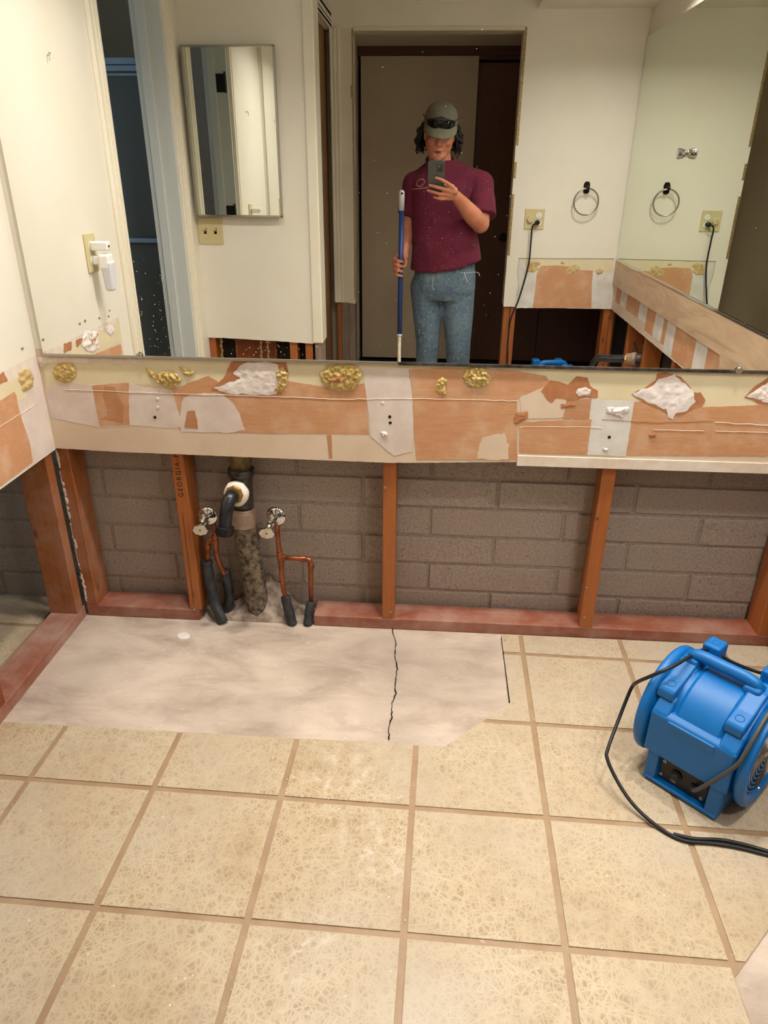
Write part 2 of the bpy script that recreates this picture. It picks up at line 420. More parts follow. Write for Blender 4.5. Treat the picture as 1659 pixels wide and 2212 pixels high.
for j in range(-3, 8):
    for i in range(-9, 4):
        a, b_ = i*S + g, -j*S - g; c, d = (i+1)*S - g, -(j+1)*S + g
        quad = [(TX + x*math.cos(TH) - y*math.sin(TH), TY + x*math.sin(TH) + y*math.cos(TH)) for x, y in ((a, d), (c, d), (c, b_), (a, b_))]
        bm = B(); k = 0; zt = R_.uniform(.0022, .0028)
        for r in REG:
            p = quad
            for h in r:
                p = clip(p, *h)
                if len(p) < 3: break
            if len(p) >= 3:
                ar = abs(sum(p[n][0]*p[(n+1) % len(p)][1] - p[(n+1) % len(p)][0]*p[n][1] for n in range(len(p))))/2
                if ar > 2e-4: prism(bm, [Vector((x, y, .0002)) for x, y in p], (0, 0, zt)); k += 1
        if k: ob('tile', bm, M('tile'), floor)
        else: bm.free()
# crack and spill on the bare concrete
def groove(name, pts, w, mat, z=-.0012):
    bm = B(); L_, R2 = [], []
    for i, p in enumerate(pts):
        t = (pts[min(i+1, len(pts)-1)] - pts[max(i-1, 0)]).normalized(); n = Vector((-t.y, t.x, 0)); ww = w*(.5 + R_.random())
        L_.append(bm.verts.new(p + n*ww + Vector((0,0,.0009)))); R2.append(bm.verts.new(p - n*ww + Vector((0,0,.0009))))
    for i in range(len(pts) - 1): bm.faces.new((L_[i], R2[i], R2[i+1], L_[i+1]))
    return ob(name, bm, mat, floor)
cr = [DZ(848,1358)] + [DZ(X*.5425, 1300+Y*.5425) for X, Y in ((1575,165),(1572,215),(1582,270),(1573,330),(1575,370),(1560,410),(1560,455),(1548,500),(1550,560))]
cr2 = []
for i in range(len(cr)-1):
    for k in range(6):
        p = cr[i].lerp(cr[i+1], k/6); cr2.append(p + Vector((noise.noise(p*130)*.004, 0, 0)))
groove('crack', cr2, .0014, M('dark'))
groove('edge_gap', [Vector((.3515, -.02, 0)), Vector((.3515, -.18, 0)), Vector((.3505, -.322, 0))], .0016, M('dark'))
blob('paint_spill', floor, M('gypsum'), [DZ(397+14*math.cos(t), 1373+8*math.sin(t), -.001) for t in [k*.63 for k in range(10)]], 2, 1, .0012, .0004, 4, amp=.002)
# plaster crumbs trodden on the floor
bm = B()
for k in range(150):
    u, v = (R_.gauss(740, 95), R_.gauss(1690, 45)) if k < 60 else (R_.uniform(60, 1600), R_.uniform(1380, 2190))
    p = DZ(u, v, .003 if v > 1600 else -.0008); r = R_.uniform(.0008, .0022)
    if p.x > XR: continue
    lathe(bm, p, (0,0,1), [(0, r), (r*.35, r*.7)], 6)
o = ob('plaster_crumbs', bm, M('paint_fleck'), floor); o['kind'] = 'stuff'
bm = B(); box(bm, (-.43, -3.6, -.0005), (1.4, -2.652, .004)); ob('hall_floor_covering', bm, M('hall_floor'), floor)
# ------------------------------------------------------------------ block wall
wb = empty('wall_block', (0, .1, 0), 'grey brown concrete block wall behind the open studs', None, None, 'structure')
bm = B(); box(bm, (-2.45, .104, -.02), (1.5, .2, CEIL + .02)); ob('mortar', bm, M('mortar'), wb)
for r in range(7):
    z0 = .0875 + .0968*(r - 1); off = .118 if r % 2 else .317
    for i in range(-5, 4):
        x0 = off + .403*i
        if x0 > 1.35 or x0 < -2.2: continue
        bm = B(); q = R_.uniform(-.001, .0025)
        box(bm, (x0 + .005, .1 - q, z0 + .005), (x0 + .398, .15, z0 + .0918))
        o = ob('concrete_block', bm, M('block'), wb, bevel=.004, seg=2)
# ------------------------------------------------------------------ back wall: studs, plates, torn drywall
wk = empty('wall_back', (0, 0, 0), 'mirrored bathroom wall with torn drywall over exposed orange studs', None, None, 'structure')
xa = D(432.6, 1337, 0).x; xb = D(678, 1345, 0).x
def stick(name, lo, hi, mat, parent, bev=.0025):
    bm = B(); box(bm, lo, hi); return ob(name, bm, M(mat), parent, bevel=bev)
stick('bottom_plate', (-.966, 0, 0), (xa, .089, .038), 'plate', wk)
stick('bottom_plate', (xb, 0, 0), (1.20, .089, .038), 'plate', wk)
XS = [-.947, -.6096, 0, .6096, 1.137]
for k, x in enumerate(XS):
    bm = B(); v = box(bm, (x - .019, .0005, .038), (x + .019, .0885, CEIL))
    if k == 3:
        for p in v: p.co = Matrix.Rotation(math.radians(-5), 3, 'Z') @ (p.co - Vector((x, .04, 0))) + Vector((x, .04, 0))
    ob('stud', bm, M('stud_old' if k == 0 else 'stud'), wk, bevel=.0025)
sd0 = 50
for z0, z1 in ((.05, .16), (.17, .33), (.34, .50), (.51, .57)):
    sd0 += 2; blob('plaster_streak', wk, M('mud'), [Vector((-.9665 + dx, .0005, z)) for dx, z in ((0, z0), (.006, z0), (.009, (z0 + z1)/2), (.005, z1), (0, z1))], 1, -1, .002, .0015, 4, sd0, .004)
# lumber stamp on the second stud (drawn as thin printed letters)
q = D(394, 1074, 0)
text('lumber_stamp', 'GEORGIA-PA', .0205, M('dark'), wk, Matrix.Translation((-.6045, .0003, q.z)) @ Matrix.Rotation(math.pi/2, 4, 'X') @ Matrix.Rotation(math.pi/2, 4, 'Z'), 1.35, 'LEFT')
stick('pencil_line', (-.6145, -.0001, D(415,1305,0).z), (-.6135, .001, D(405,1107,0).z), 'dark', wk, 0)
def wallpoly(name, parent, mat, pts, ax, off, amp=.0015, step=.02, seed=0):
    bm = B(); p = ragged(pts, step, amp, seed); p = flat(p, ax); prism(bm, p, off); return ob(name, bm, mat, parent)
low = [D(120,968), D(250,976), D(400,982), D(640,992), D(845,1000), D(1000,999), D(1117,998), D(1117,1004)]
zl = [Vector((max(p.x, XL), -.0127, p.z)) for p in low]; zl[0].x = XL
pts = zl + [Vector((XR, -.0127, CUT + .003)), Vector((XR, -.0127, .86)), Vector((XL, -.0127, .86))]
wallpoly('drywall_band', wk, M('mud_tan'), pts, 1, (0, .0125, 0), .0012, .012)
bm = B(); box(bm, (XL - .012, -.0127, .8598), (XR + .012, 0, CEIL)); ob('drywall', bm, M('wall_cream'), wk)
P = lambda *a: [D(u, v) for u, v in a]
def Z3(*a): return [D(min(1100 + x*.337, 1672), 740 + y*.337) for x, y in a]
def Z1(*a): return [D(x*.3376, 740 + y*.3376) for x, y in a]
def Z2(*a): return [D(540 + x*.3496, 740 + y*.3496) for x, y in a]
sd = [0]
def pa(name, mat, pts, lv=1, amp=.002, t=.0004):
    sd[0] += 3; return patch(name, wk, M(mat), pts, 1, -1, t, amp, lv*.0004, sd[0])
# paint, mud and bared paper, as they lie over one another
pa('paint_band', 'paint_cream', P((93,772),(860,788),(1116,786),(1672,800),(1672,878),(1500,882),(1370,866),(1285,862),(1200,850),(1120,835),(1112,800),(880,800),(880,800),(800,830),(700,832),(520,838),(420,838),(300,830),(100,842)), 0, .003)
pa('mud_band', 'mud', Z1((290,300),(420,250),(590,270),(830,262),(930,290),(1100,300),(1170,540),(1100,550),(860,530),(640,545),(330,480)), 1, .002)
pa('bare_paper', 'paper', Z1((588,275),(720,262),(825,258),(828,525),(640,535),(625,470)), 2, .0018)
pa('bare_paper', 'paper_dark', Z1((672,282),(735,282),(765,360),(792,400),(786,510),(645,485),(690,465),(690,430),(660,340)), 3, .002)
pa('bare_paper', 'paper', P((372,842),(400,830),(450,812),(478,828),(530,832),(620,822),(690,834),(740,835),(790,828),(797,938),(560,936),(470,934),(388,930)), 1, .002)
pa('mud_smear', 'mud', P((396,858),(440,848),(482,852),(505,872),(520,900),(528,928),(505,934),(390,932),(388,900)), 2, .004)
pa('bare_paper', 'paper_dark', P((405,888),(420,886),(426,905),(428,926),(398,924)), 3, .002)
pa('bare_paper', 'paper_dark', P((706,940),(716,940),(718,990),(711,990)), 1, .0008)
pa('mud_stripe', 'mud', P((783,798),(882,796),(890,850),(893,900),(893,940),(890,975),(850,985),(800,942),(795,880)), 2, .0022)
pa('bare_paper', 'paper', P((884,798),(960,795),(1112,800),(1180,812),(1190,830),(1117,860),(1117,994),(900,992),(893,920),(892,850)), 2, .002)
pa('mud_smear', 'mud_tan', P((1040,945),(1090,935),(1098,960),(1098,993),(1030,991)), 3, .005)
pa('mud_smear', 'mud_tan', P((1118,818),(1172,815),(1182,850),(1270,862),(1275,900),(1130,905),(1122,860)), 2, .004)
pa('bare_paper', 'paper', P((1122,912),(1200,908),(1278,906),(1268,982),(1122,978)), 3, .0018)
pa('bare_paper', 'paper', P((1366,868),(1440,868),(1500,880),(1672,874),(1672,986),(1345,984)), 1, .002)
pa('bare_paper', 'paper_dark', P((1225,862),(1278,862),(1278,906),(1215,905)), 3, .004)
pa('mud_stripe', 'mud_white', P((1277,862),(1370,866),(1352,986),(1266,982)), 2, .0016)
# torn face paper with white gypsum showing
pa('torn_paper', 'torn', Z3((205,310),(265,240),(320,250),(375,270),(430,215),(500,225),(520,280),(570,310),(565,355),(500,350),(400,370),(300,355),(270,390),(230,350)), 3, .002)
pa('torn_paper', 'torn', Z3((780,330),(870,285),(940,240),(950,200),(1000,190),(1100,220),(1165,290),(1180,320),(1225,320),(1260,370),(1240,405),(1200,410),(1110,465),(1040,470),(960,425),(850,375)), 3, .002)
pa('torn_paper', 'torn', Z3((1505,352),(1570,280),(1660,225),(1690,230),(1690,400),(1600,392),(1560,365)), 3, .002)
pa('torn_paper', 'torn', Z1((1430,230),(1480,120),(1560,100),(1830,120),(1850,200),(1800,330),(1640,350),(1350,300)), 3, .002)
def gy(pts, h=.0012, r=.0022, lv=5, mat='gypsum', name='gypsum_tear', amp=.0035):
    sd[0] += 3; return blob(name, wk, M(mat), pts, 1, -1, h, r, 12, sd[0], amp, lv*.0004 - .0003, 150 if 'glue' in name else 100)
gy(Z3((425,325),(440,295),(480,285),(525,300),(515,335),(440,345)), r=.001)
gy(Z3((785,328),(850,300),(910,280),(960,232),(1060,205),(1105,245),(1150,285),(1170,300),(1185,335),(1190,385),(1130,440),(1060,455),(1050,490),(1015,480),(1005,430),(900,390)))
gy(Z3((1515,345),(1600,290),(1665,250),(1690,260),(1690,395),(1640,385),(1570,355)))
gy(Z1((1490,200),(1560,130),(1700,120),(1780,140),(1790,240),(1770,330),(1600,335),(1440,320),(1370,290),(1540,230)))
gy(Z3((625,415),(765,412),(768,440),(720,460),(735,480),(680,470),(628,455)), .004, .003)
gy(Z3((600,672),(632,672),(628,690),(606,692)), .003, .001); gy(Z3((890,585),(935,575),(945,600),(905,610)), .003, .002, mat='torn')
gy(Z2((810,550),(845,548),(850,570),(818,578)), .004, .003); 
for q in (((330,395),(425,390),(420,412),(335,420)), ((40,450),(120,440),(118,480),(60,520),(25,515))): gy(Z3(*q), .001, .001, mat='torn')
# old adhesive
A = 'adhesive'
def ell(u, v, a, b, n=12, s=0): return [D(u + a*math.cos(t)*(1 + .14*noise.noise((t*2 + s, u, v))), v + b*math.sin(t)*(1 + .14*noise.noise((t*2, v, s)))) for t in [k*2*math.pi/n for k in range(n)]]
gy(ell(141, 804, 26, 23), .003, .003, mat=A, name='glue_blob'); gy(Z1((930,160),(955,170),(1000,205),(1080,175),(1140,200),(1162,240),(1130,285),(1080,295),(1020,260),(960,215)), .004, .006, mat=A, name='glue_blob', amp=.004)
gy(Z1((1150,150),(1185,170),(1250,185),(1225,215),(1185,210)), .003, .004, mat=A, name='glue_blob')
gy(Z2((430,190),(480,140),(560,130),(650,135),(690,180),(685,230),(640,290),(560,300),(480,280),(440,240)), .004, .006, mat=A, name='glue_blob', amp=.004)
gy(Z2((520,205),(560,200),(600,225),(560,240),(480,245)), .004, .002, 14, mat='torn', name='glue_gap')
gy(Z2((160,180),(200,150),(235,190),(225,270),(190,305),(150,300),(170,240)), .004, .005, mat=A, name='glue_blob')
gy(Z2((1330,165),(1400,140),(1450,150),(1488,215),(1470,255),(1400,280),(1340,260),(1318,210)), .004, .006, mat=A, name='glue_blob')
gy(Z2((1160,230),(1190,212),(1220,230),(1205,290),(1215,320),(1180,322),(1145,290)), .003, .004, mat=A, name='glue_blob')
# loose paper lip under the mirror's left end, score lines, nail holes
blob('paper_lip', wk, M('torn_pale'), Z1((240,90),(560,96),(930,108),(900,135),(780,140),(785,175),(750,145),(640,125),(560,140),(460,130),(330,135),(270,160),(240,130)), 1, -1, .005, .002, 5, 4, .002, .0006)
def line_(pts, r=.0008, mat='torn_pale', name='score_line'):
    bm = B(); tube(bm, [p + Vector((0, -.0012, noise.noise(p*60)*.002)) for p in spline(pts, 14)], r, 5); ob(name, bm, M(mat), wk)
line_(P((140,841),(290,847),(440,852),(640,858),(720,862),(900,861),(1117,866)))
line_(P((1122,922),(1250,922),(1300,924))); line_(P((1300,905),(1420,912),(1540,908)), .0007, 'torn'); line_(P((1410,928),(1520,931))); line_(P((1545,912),(1672,920)), .001); line_(P((1545,931),(1672,935)))
for u, v in ((341,861),(341,880),(335,901),(842,900),(843,913),(830,940),(1316,944),(827,870)):
    bm = B(); lathe(bm, D(u, v) + Vector((0, -.0012, 0)), (0, -1, 0), [(0, .0045), (.0012, .003)], 8); ob('nail_head', bm, M('dark' if u in (335, 842, 843, 1316) else 'gypsum'), wk)
bm = B(); x0 = D(1117, 990).x
box(bm, (x0, -.0165, CUT - .004), (XR, -.0125, CUT + .027)); ob('edge_bead', bm, M('torn_pale'), wk, bevel=.0015)
# nails in the studs
for u, v, y in ((832,1053,0),(844,1321,0),(1290,1120,0),(1267,1268,0),(1262,1333,0),(420,1316,0)):
    bm = B(); lathe(bm, D(u, v, y) + Vector((0, .002, 0)), (0, -1, 0), [(0, .004), (.004, .0035)], 8); ob('nail_head', bm, M('steel'), wk)
# ------------------------------------------------------------------ left wall, with a doorway
wl = empty('wall_left', (XL, -.3, 0), 'cream left wall stripped to studs along its foot', None, None, 'structure')
bm = B(); prism(bm, [Vector((XL, y, z)) for y, z in ((-.0127, CUT), (-.70, CUT), (-.70, CEIL), (-.0127, CEIL))], (-.0127, 0, 0)); ob('drywall', bm, M('wall_cream'), wl)
bm = B(); box(bm, (XL - .0127, -1.54, 0), (XL, -1.345, CEIL)); box(bm, (XL - .0127, -1.35, 1.965), (XL, -.69, CEIL)); ob('drywall', bm, M('wall_cream'), wl)
bm = B(); box(bm, (-1.072, -.70, CUT + .02), (-1.0595, .095, CEIL)); box(bm, (-1.072, -1.35, 1.965), (-1.0595, -.69, CEIL)); box(bm, (-1.072, -2.75, 0), (-1.0595, -1.345, CEIL)); ob('far_side_drywall', bm, M('wall_plain'), wl)
stick('bottom_plate', (-1.0588, -.72, 0), (-.9705, -.0015, .038), 'plate_side', wl)
for y in (-.033, -.485, -.69):
    stick('stud', (-1.0588, y - .019, .038), (-.9705, y + .019, CEIL), 'stud_old' if y > -.1 else 'stud_dark', wl)
bm = B(); box(bm, (-1.0588, -1.52, 0), (-.9705, -1.36, CEIL)); ob('stud', bm, M('stud_dark'), wl)
def ZL(*a): return [DX(x*.1627, 700 + y*.1627, XL) for x, y in a]
def ZM(*a): return [MX(x*.2532, 460 + y*.2532, XL) for x, y in a]
def pl(name, mat, pts, lv=1, amp=.002): sd[0] += 3; return patch(name, wl, M(mat), pts, 0, 1, .0004, amp, lv*.0004, sd[0])
E0 = Vector((XL, -.014, 0)); zv = lambda y, z: Vector((XL, y, z))
pl('mud_band', 'mud', [zv(-.014, .842), zv(-.575, .842), zv(-.575, CUT + .002), zv(-.014, CUT + .002)], 0, .001)
pl('paint_band', 'paint_cream', [zv(-.06, .835), zv(-.57, .838), zv(-.57, .765), zv(-.3, .76), zv(-.1, .75)], 1)
pl('bare_paper', 'paper', [ZL((185,895))[0], ZL((215,950))[0], ZL((240,1090))[0], ZL((290,1280))[0], ZL((370,1500))[0], ZL((400,1600))[0], ZL((432,1835))[0], zv(-.56, CUT + .003), zv(-.56, .755)], 2, .002)
pl('torn_paper', 'torn_pale', ZL((0,640),(230,545),(420,465),(440,600),(230,720),(100,770),(-200,830),(-200,730)), 2, .003)
sd[0] += 3; blob('glue_blob', wl, M('adhesive_pale'), ZL((240,640),(330,590),(400,620),(445,700),(430,830),(310,910),(280,870),(290,830),(240,760)), 0, 1, .004, .004, 7, sd[0], .003, .001)
pl('torn_paper', 'torn_pale', ZM((390,1180),(700,1045),(1005,895),(1012,930),(700,1085),(390,1205)), 3, .003)
pl('torn_paper', 'torn', ZM((540,1120),(610,1090),(605,1170),(540,1195)), 3, .004); pl('torn_paper', 'torn', ZM((640,1090),(695,1060),(700,1110),(650,1150)), 3, .004)
sd[0] += 3; blob('gypsum_tear', wl, M('gypsum'), ZM((715,1000),(780,1010),(830,1000),(842,1150),(790,1190),(740,1180),(690,1130)), 0, 1, .003, .005, 6, sd[0], .003, .0016)
pl('torn_paper', 'torn', ZM((755,1040),(830,1025),(815,1090),(790,1120),(750,1110)), 9, .004)
sd[0] += 3; blob('gypsum_tear', wl, M('gypsum'), ZM((890,970),(950,955),(980,1000),(945,1050),(900,1010)), 0, 1, .002, .002, 5, sd[0], .003, .0016)
for X, Y in ((690,945),(735,918),(855,895),(935,880),(945,830),(380,1080)):
    sd[0] += 3; p = MX(X*.2532, 460 + Y*.2532, XL)
    blob('scuff', wl, M('coupling'), [p + Vector((0, a, b_)) for a, b_ in ((0,.003),(.012,.005),(.016,-.001),(.004,-.004))], 0, 1, .0006, .0004, 2, sd[0], .003, .0003)
bm = B(); tube(bm, [p + Vector((.001, 0, noise.noise(p*60)*.002)) for p in spline([zv(-.06, .722), zv(-.3, .718), zv(-.56, .722)], 14)], .0009, 5); ob('score_line', bm, M('torn_pale'), wl)
# doorway in the left wall
d1 = empty('door_1', (XL, -1.02, 0), 'white cased doorway to the dim shower room', None, None, 'structure')
def casing(name, parent, lo, hi, axis, mat='trim_white', x=XL, sg=1, inner=-1):
    """flat casing with two raised beads; axis 1: width along y"""
    bm = B(); box(bm, lo, hi); w = hi[axis] - lo[axis]
    for f0, f1, t in ((.06, .26, .006), (.38, .5, .004), (.72, .94, .003)):
        a = list(lo); b_ = list(hi); a[axis] = lo[axis] + w*f0; b_[axis] = lo[axis] + w*f1
        o = 0 if axis == 1 else 1
        if sg > 0: b_[o] = hi[o] + t
        else: a[o] = lo[o] - t
        box(bm, a, b_)
    return ob(name, bm, M(mat), parent, bevel=.002)
casing('casing', d1, (XL, -.722, 0), (XL + .010, -.655, 2.02), 1); casing('casing', d1, (XL, -1.42, 0), (XL + .010, -1.34, 2.02), 1)
bm = B(); box(bm, (XL, -1.42, 1.955), (XL + .012, -.655, 2.03)); ob('head_casing', bm, M('trim_white'), d1, bevel=.003)
for y0, y1, ys in ((-.735, -.716, -1), (-1.352, -1.333, 1)):
    bm = B(); box(bm, (-1.075, y0, 0), (XL + .001, y1, 1.96))
    a, b_ = ((y0 - .011, y0) if ys < 0 else (y1, y1 + .011)); box(bm, (-1.052, a, 0), (-1.015, b_, 1.96)); ob('jamb', bm, M('trim_grey'), d1, bevel=.002)
bm = B(); box(bm, (-1.075, -1.34, 1.945), (XL, -.72, 1.965)); ob('head_jamb', bm, M('trim_grey'), d1)
p = Mi(366, 586, -1.333)
bm = B(); box(bm, (p.x - .014, -1.334, p.z - .03), (p.x + .014, -1.3315, p.z + .03)); box(bm, (p.x - .002, -1.3325, p.z - .012), (p.x + .0125, -1.3305, p.z + .012)); ob('strike_plate', bm, M('brass_dark'), d1, bevel=.0008)
for z in (1.68, 1.08):
    h = B(); box(h, (-1.012, -.7385, z - .04), (-.972, -.7345, z + .04)); cyl(h, (-.967, -.738, z - .042), (-.967, -.738, z + .042), .006, 10); cyl(h, (-.967, -.738, z + .042), (-.967, -.738, z + .05), .004, 8); ob('hinge', h, M('black_plastic'), d1)
# ------------------------------------------------------------------ cabinet partition
wc = empty('wall_partition', (-.68, YC, 0), 'cream partition with medicine cabinet cut open near the floor', None, None, 'structure')
pts = [Vector((-.972, YC, .575)), Vector((-.80, YC, .571)), Vector((-.60, YC, .563)), Vector((-.452, YC, .556)), Vector((-.452, YC, CEIL)), Vector((-.972, YC, CEIL))]
wallpoly('drywall', wc, M('wall_cream'), pts, 1, (0, -.0127, 0), .002, .02)
bm = B(); box(bm, (-.972, YC - .118, 0), (-.41, YC - .106, CEIL)); ob('far_side_drywall', bm, M('cavity_shade'), wc)
for x, mt in ((-.945, 'stud'), (-.553, 'stud'), (-.478, 'stud')): stick('stud', (x - .018, YC - .105, .038), (x + .018, YC - .0135, CEIL), mt, wc)
for x in (-.80, -.70): stick('stud', (x - .05, YC - .105, .038), (x + .05, YC - .085, CEIL), 'stud_dark', wc)
stick('bottom_plate', (-.97, YC - .105, 0), (-.43, YC - .0135, .038), 'plate', wc)
for u in (479, 511, 564, 579):
    p = Mi(u, 755, YC - .03); bm = B()
    box(bm, (p.x - .004, YC - .034, .05), (p.x + .004, YC - .032, 1.0))
    if u != 511:
        for k in range(40): box(bm, (p.x + (-.008 if k % 2 else .003), YC - .033, .05 + k*.0225), (p.x + (-.003 if k % 2 else .008), YC - .031, .062 + k*.0225))
    ob('metal_lath_strip', bm, M('gold_mesh' if u != 511 else 'stud_dark'), wc)
bm = B(); box(bm, (-.455, YC - .118, .56), (-.407, YC + .012, 2.4)); ob('end_trim', bm, M('trim_white'), wc, bevel=.006)
bm = B(); box(bm, (-.447, YC - .115, .0), (-.412, YC + .002, .56)); ob('end_board', bm, M('raw_wood'), wc, bevel=.002)
# side doorway behind the partition
d2 = empty('door_2', (-.5, -2.1, 0), 'brown flush door in the side doorway beside the partition', None, None, 'structure')
bm = B(); box(bm, (-.545, YT - .05, .01), (-.51, YC - .12, 1.945)); ob('door_leaf', bm, M('door_brown'), d2, bevel=.002)
bm = B(); box(bm, (-.60, YT - .1, 1.95), (-.487, YC - .1, CEIL)); ob('lintel', bm, M('wall_plain'), d2)
casing('head_casing', d2, (-.487, YT, 1.95), (-.472, YC - .1, 2.02), 2, sg=1)
# ------------------------------------------------------------------ towel wall behind the photographer
wt = empty('wall_rear', (.5, YT, 0), 'cream rear wall with towel ring and a wide doorway', None, None, 'structure')
OL, OR, OH = -.361, .512, 1.952
pts = [Vector((OR, YT, .576)), Vector((.70, YT, .5735)), Vector((.9, YT, .5725)), Vector((XR + .01, YT, .573)), Vector((XR + .01, YT, CEIL)), Vector((-.60, YT, CEIL)), Vector((-.60, YT, OH)), Vector((OR, YT, OH))]
wallpoly('drywall', wt, M('wall_cream'), pts, 1, (0, -.0127, 0), .0012, .03)
wallpoly('drywall', wt, M('wall_plain'), [Vector((x, YT, z)) for x, z in ((-.487, .59), (OL, .575), (OL, OH + .001), (-.487, OH + .001))], 1, (0, -.0127, 0), .001, .03)
casing('casing', wt, (-.485, YT, .583), (-.428, YT + .010, OH), 0, 'trim_white', sg=1)
bm = B(); box(bm, (OL - .002, YT - .118, OH - .012), (OR + .002, YT + .003, OH + .008)); ob('head_trim', bm, M('wall_plain'), wt, bevel=.002)
bm = B(); box(bm, (OR, YT - .118, .58), (OR + .012, YT - .012, OH)); ob('jamb', bm, M('wall_plain'), wt)
bm = B(); box(bm, (OL - .012, YT - .118, .58), (OL, YT - .012, OH)); ob('jamb', bm, M('wall_plain'), wt)
bm = B(); box(bm, (OR, YT - .118, .6), (1.20, YT - .106, CEIL)); box(bm, (OL - .2, YT - .118, .6), (OL, YT - .106, CEIL)); box(bm, (OL, YT - .118, OH), (OR, YT - .106, CEIL)); ob('far_side_drywall', bm, M('wall_plain'), wt)
for x0, x1 in ((.517, .553), (.556, .588), (1.10, 1.138), (1.14, 1.165)): stick('stud', (x0, YT - .105, .038), (x1, YT - .0135, CEIL), 'stud', wt)
for x0, x1, mt in ((-.472, -.448, 'stud'), (-.447, -.405, 'raw_wood'), (-.404, -.365, 'raw_wood')): stick('stud', (x0, YT - .105, 0), (x1, YT - .008, CEIL), mt, wt)
stick('bottom_plate', (.517, YT - .105, 0), (1.17, YT - .0135, .038), 'plate', wt)
def bead(x, z0, z1, w, nm='corner_bead'):
    bm = B(); n = int((z1 - z0)/.012)
    box(bm, (x - w/2, YT, z0), (x + w/2, YT + .001, z1))
    for k in range(n): box(bm, (x - w/2 + (0 if k % 2 else w*.5), YT + .0008, z0 + k*.012), (x - w/2 + (w*.5 if k % 2 else w), YT + .003, z0 + k*.012 + .006))
    ob(nm, bm, M('gold_mesh'), wt)
for z0, z1 in ((1.42, 1.955), (1.26, 1.34), (.86, 1.18)): bead(OR + .007, z0, z1, .013)
bead(OL - .004, .60, 1.95, .006); bead(OL - .012, 1.64, 1.70, .006)
def pt(name, mat, pts, lv=1, amp=.002): sd[0] += 3; return patch(name, wt, M(mat), pts, 1, 1, .0004, amp, lv*.0004, sd[0])
def ZT(*a): return [Mi(1060 + x*.3611, 400 + y*.3611, YT) for x, y in a]
pt('mud_band', 'mud_white', ZT((165,440),(735,440),(722,735),(145,735)), 0, .002)
pt('paint_band', 'paint_cream', ZT((200,440),(735,442),(730,520),(620,520),(480,490),(320,485),(215,500)), 1)
pt('bare_paper', 'paper', ZT((300,484),(400,480),(480,488),(500,505),(612,512),(605,600),(602,735),(250,735),(265,640),(275,530)), 2, .0016)
def bt(pts): sd[0] += 3; return blob('glue_blob', wt, M('adhesive_pale'), pts, 1, 1, .003, .003, 5, sd[0], .003, .0012)
bt(ZT((240,455),(280,450),(300,470),(270,488),(295,500),(260,520),(215,518),(220,495))); bt(ZT((450,505),(500,475),(535,485),(525,515),(480,538),(450,530))); bt(ZT((625,512),(650,500),(680,512),(665,530),(635,538))); bt(ZT((420,455),(438,455),(440,470),(420,470)))
bm = B(); tube(bm, [p + Vector((0, .001, 0)) for p in spline(ZT((165,438),(400,440),(738,441)), 10)], .0012, 5); ob('score_line', bm, M('brass_dark'), wt)
bm = B(); tube(bm, [p + Vector((0, .0005, 0)) for p in spline(ZT((172,440),(160,520),(168,600),(160,660)), 10)], .0011, 5); ob('score_line', bm, M('coupling'), wt)
# ------------------------------------------------------------------ right wall
wr = empty('wall_right', (XR, -1.3, 0), 'right wall with long mirror and a bare strip over open studs', None, None, 'structure')
pts = [Vector((XR, y, z)) for y, z in ((-2.535, .574), (-1.9, .572), (-1.2, .570), (-.5, .572), (-.013, .574), (-.013, CEIL), (-2.535, CEIL))]
wallpoly('drywall', wr, M('wall_cream'), pts, 0, (.0127, 0, 0), .0015, .02)
def pr(name, mat, pts, lv=1, amp=.002): sd[0] += 3; return patch(name, wr, M(mat), pts, 0, -1, .0004, amp, lv*.0004, sd[0])
rv = lambda y, z: Vector((XR, y, z))
pr('mud_band', 'mud_tan', [rv(-2.53, .72), rv(-.02, .72), rv(-.02, .575), rv(-2.53, .575)], 0, .001)
def ZR(*a): return [MX(1290 + x*.2224, 540 + y*.2224, XR) for x, y in a]
ys = [MX(1290 + x*.2224, 540 + y*.2224, XR).y for x, y in ((250,320),(310,350),(430,430),(505,480),(590,520),(665,590),(700,620),(785,650),(990,760),(1105,820),(1240,1000))]
spans = [('paper', -2.46, ys[0]), ('mud_white', ys[0], ys[1]), ('paper', ys[1], ys[2]), ('mud_white', ys[2], ys[3]), ('paper', ys[3], ys[4]), ('mud_white', ys[4], ys[5]), ('paper', ys[5], ys[6]), ('mud_white', ys[6], ys[7]), ('paper', ys[7], ys[8]), ('mud_white', ys[8], ys[9]), ('paper', ys[9], ys[10])]
for mt, a, b_ in spans:
    if a > b_: a, b_ = b_, a
    zb = (.63 if a < -1.9 else .60 if a < -1.5 else .577); pr('bare_paper' if mt == 'paper' else 'mud_stripe', mt, [rv(a, .72), rv(b_, .72), rv(b_, zb), rv(a, zb)], 1, .002)
p = MX(1290 + 1225*.2224, 540 + 880*.2224, XR - .01)
pts = [Vector((XR - .012, y, z)) for y, z in ((-2.533, .842), (-.02, .842), (-.02, .655), (p.y + .02, .66), (p.y, .715), (-1.6, .716), (-2.533, .713))]
wallpoly('backer_strip', wr, M('strip'), pts, 0, (.0118, 0, 0), .0012, .03)
for u in ((1300, 720), (1346, 740), (1385, 750), (1447, 785)):
    p = MX(u[0] + 6, u[1], XR + .013); stick('stud', (XR + .0135, p.y - .019, .038), (XR + .1, p.y + .019, CEIL), 'stud', wr)
stick('stud', (XR + .0135, -.62, .038), (XR + .1, -.582, CEIL), 'stud', wr); stick('stud', (XR + .0135, -.06, .038), (XR + .1, -.022, CEIL), 'stud', wr)
stick('bottom_plate', (XR + .0135, -2.53, 0), (XR + .1, -.02, .038), 'plate_side', wr)
